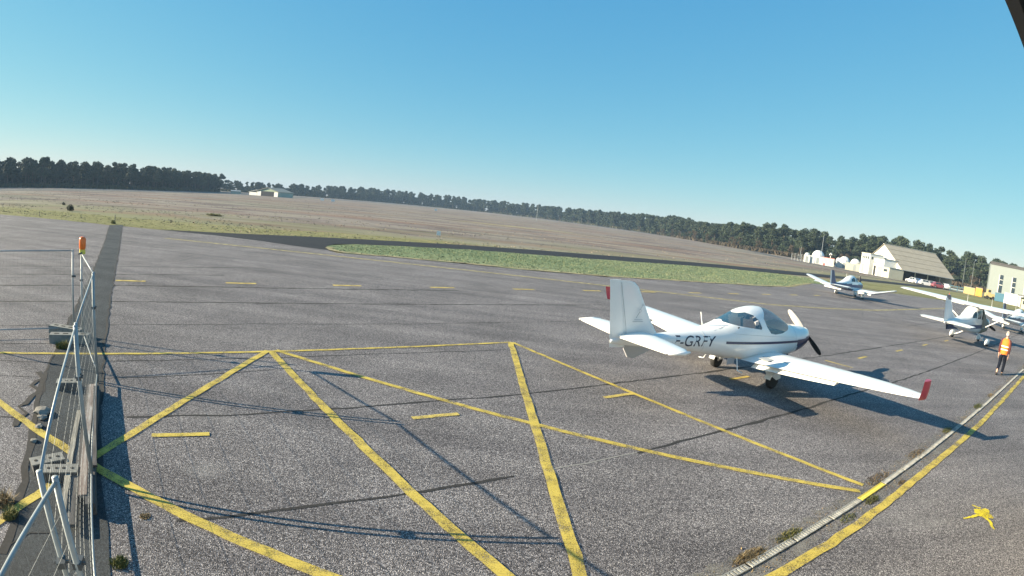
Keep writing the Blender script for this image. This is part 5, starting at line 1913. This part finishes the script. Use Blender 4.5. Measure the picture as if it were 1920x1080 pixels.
# blue scaffold rack left of the yellow container
t = put(thing('storage_rack', 'low blue steel rack left of the yellow container', 'rack', rz=R(-45.3)), 45.35, 148)
for x_ in (-1.9, 0, 1.9):
    for y_3 in (-.6, .6):
        MB().box((x_, y_3, .65), (.1, .1, 1.3)).build('upright', 'shed_blue', t)
for z_ in (.4, 1.25):
    for y_3 in (-.6, .6):
        MB().box((0, y_3, z_), (3.9, .08, .1)).build('beam', 'shed_blue', t)
MB().box((0, 0, .55), (3.4, 1.0, .2)).build('load', 'door_grey', t)


# parked cars by the hangar
def car(az, d, mat, label, rz):
    t = put(thing('parked_car', label, 'car', rz=rz, group='cars parked in front of the tan hangar'), az, d)
    rings = []
    for x_, hw, z0, z1 in ((-2.05, .62, .45, .75), (-1.9, .80, .28, .92), (-1.0, .86, .22, .95), (1.0, .86, .22, .92), (1.8, .80, .28, .80), (2.05, .60, .42, .62)):
        rings.append([(x_, -hw, z0), (x_, hw, z0), (x_, hw, (z0 + z1) / 2), (x_, hw * .9, z1), (x_, -hw * .9, z1), (x_, -hw, (z0 + z1) / 2)])
    MB().loft(rings).build('body', mat, t, 40)
    rings = []
    for x_, hw, z1 in ((-1.75, .74, .93), (-1.2, .66, 1.42), (.1, .66, 1.46), (.95, .74, .94)):
        rings.append([(x_, -.76, .90), (x_, .76, .90), (x_, hw, z1), (x_, -hw, z1)])
    cb = MB().loft(rings).build('cabin', mat, t, 30)
    for s in (1, -1):
        for x0_, x1_ in ((-1.3, -.45), (-.35, .5)):
            MB().prism([(x0_, s * .765, .96), (x1_, s * .765, .96), (min(x1_, .2), s * .69, 1.36), (max(x0_, -1.15), s * .69, 1.36)], (0, s * .012, 0)).build('side_window', 'window_glass', cb)
    for x_ in (-1.25, 1.25):
        for s in (1, -1):
            w = MB().disc((x_, s * .78, .31), (0, 1, 0), .31, .2, 14).build('wheel', 'tyre', t, 40)
            MB().disc((x_, s * .80, .31), (0, 1, 0), .17, .2, 10).build('rim', 'alloy', w, 40)
    for s in (1, -1):
        MB().box((2.0, s * .5, .64), (.08, .24, .11)).build('headlight', 'white_satin', t)
    return t


for az, d, m_, lb, rz in ((40.7, 150, 'car_white', 'white car parked under the left end of the tan roof', R(100)), (41.3, 149, 'car_blue', 'dark blue car between the white ones before the tan hangar', R(80)),
                          (42.1, 147, 'car_white', 'white car sideways before the middle of the tan hangar', R(-20)), (42.9, 148, 'car_grey', 'grey car before the middle of the tan hangar', R(-30)),
                          (43.4, 147, 'car_red', 'red car before the right half of the tan hangar', R(-15)), (44.1, 149, 'car_white', 'white car at the right end of the tan hangar', R(60))):
    car(az, d, m_, lb, rz)

# far low hangar across the field
fh = thing('hangar', 'low pale hangar with a wide dark doorway far across the field', 'hangar')
q = pol(-26.1, 300)
fh.location = (q.x, q.y, -.05)
fh.rotation_euler.z = R(-12)
MB().prism([(-7.2, 0, 0), (7.2, 0, 0), (7.2, 0, 2.6), (0, 0, 4.4), (-7.2, 0, 2.6)], (0, .3, 0)).build('gable_wall', 'roof_green', fh)
MB().box((7.2, 6.5, 1.3), (.3, 13, 2.6)).build('side_wall', 'wall_cream', fh)
MB().box((-7.2, 6.5, 1.3), (.3, 13, 2.6)).build('side_wall', 'wall_cream', fh)
for s in (1, -1):
    MB().prism([(0, -.6, 4.42), (s * 7.7, -.6, 2.45), (s * 7.7, 13.5, 2.45), (0, 13.5, 4.42)], (0, 0, .15)).build('roof', 'roof_tan', fh)
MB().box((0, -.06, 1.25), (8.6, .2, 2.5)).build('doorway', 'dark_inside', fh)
MB().box((-5.7, -.08, 1.2), (2.5, .12, 2.4)).build('door_leaf', 'white_satin', fh)
MB().box((5.7, -.08, 1.2), (2.5, .12, 2.4)).build('door_leaf', 'white_satin', fh)
MB().box((-10.0, 4, .8), (5.4, 8, 1.6)).build('lean_to', 'white_satin', fh)
MB().prism([(-13.0, -.2, 1.6), (-7.5, -.2, 2.9), (-7.5, 8.4, 2.9), (-13.0, 8.4, 1.6)], (0, 0, .12)).build('lean_to_roof', 'white_satin', fh)
t = put(thing('storage_shed', 'tiny pale shed left of the far hangar', 'shed', rz=R(20)), -29.3, 305)
MB().box((0, 0, .7), (5, 3, 1.4)).build('wall', 'wall_cream', t)
MB().prism([(-2.7, -1.7, 1.4), (2.7, -1.7, 1.4), (2.7, 0, 1.9), (-2.7, 0, 1.9)], (0, 0, .1)).build('roof', 'door_grey', t)
MB().prism([(-2.7, 1.7, 1.4), (2.7, 1.7, 1.4), (2.7, 0, 1.9), (-2.7, 0, 1.9)], (0, 0, .1)).build('roof', 'door_grey', t)
# chain-link enclosure posts left of the domes
t = put(thing('mesh_enclosure', 'grey wire enclosure at the left end of the dome row', 'fence', rz=R(-29)), 28.9, 178)
for x_ in (-2.0, -1.0, 0, 1.0, 2.0):
    MB().tube([(x_, 0, 0), (x_, 0, 2.2)], .06, 6).build('post', 'galvanised', t)
for z_ in (.2, .7, 1.2, 1.7, 2.15):
    MB().tube([(-2, 0, z_), (2, 0, z_)], .03, 5).build('rail', 'galvanised', t)

# ------------------------------------------------------------------ thin morning haze over the whole place
hz = bpy.data.materials.new('haze')
hz.use_nodes = True
hn = hz.node_tree
hn.nodes.remove(hn.nodes['Principled BSDF'])
pv = hn.nodes.new('ShaderNodeVolumePrincipled')
pv.inputs['Color'].default_value = (0.5, 0.72, 1.0, 1)
pv.inputs['Density'].default_value = 0.0003
pv.inputs['Anisotropy'].default_value = 0.0
hn.links.new(pv.outputs[0], hn.nodes['Material Output'].inputs['Volume'])
M['haze'] = hz
hbox = MB().box((0, 500, 8.6), (2600, 1700, 19.4)).build('haze', 'haze')
hbox['kind'] = 'stuff'
hbox['label'] = 'thin blue haze over the airfield'
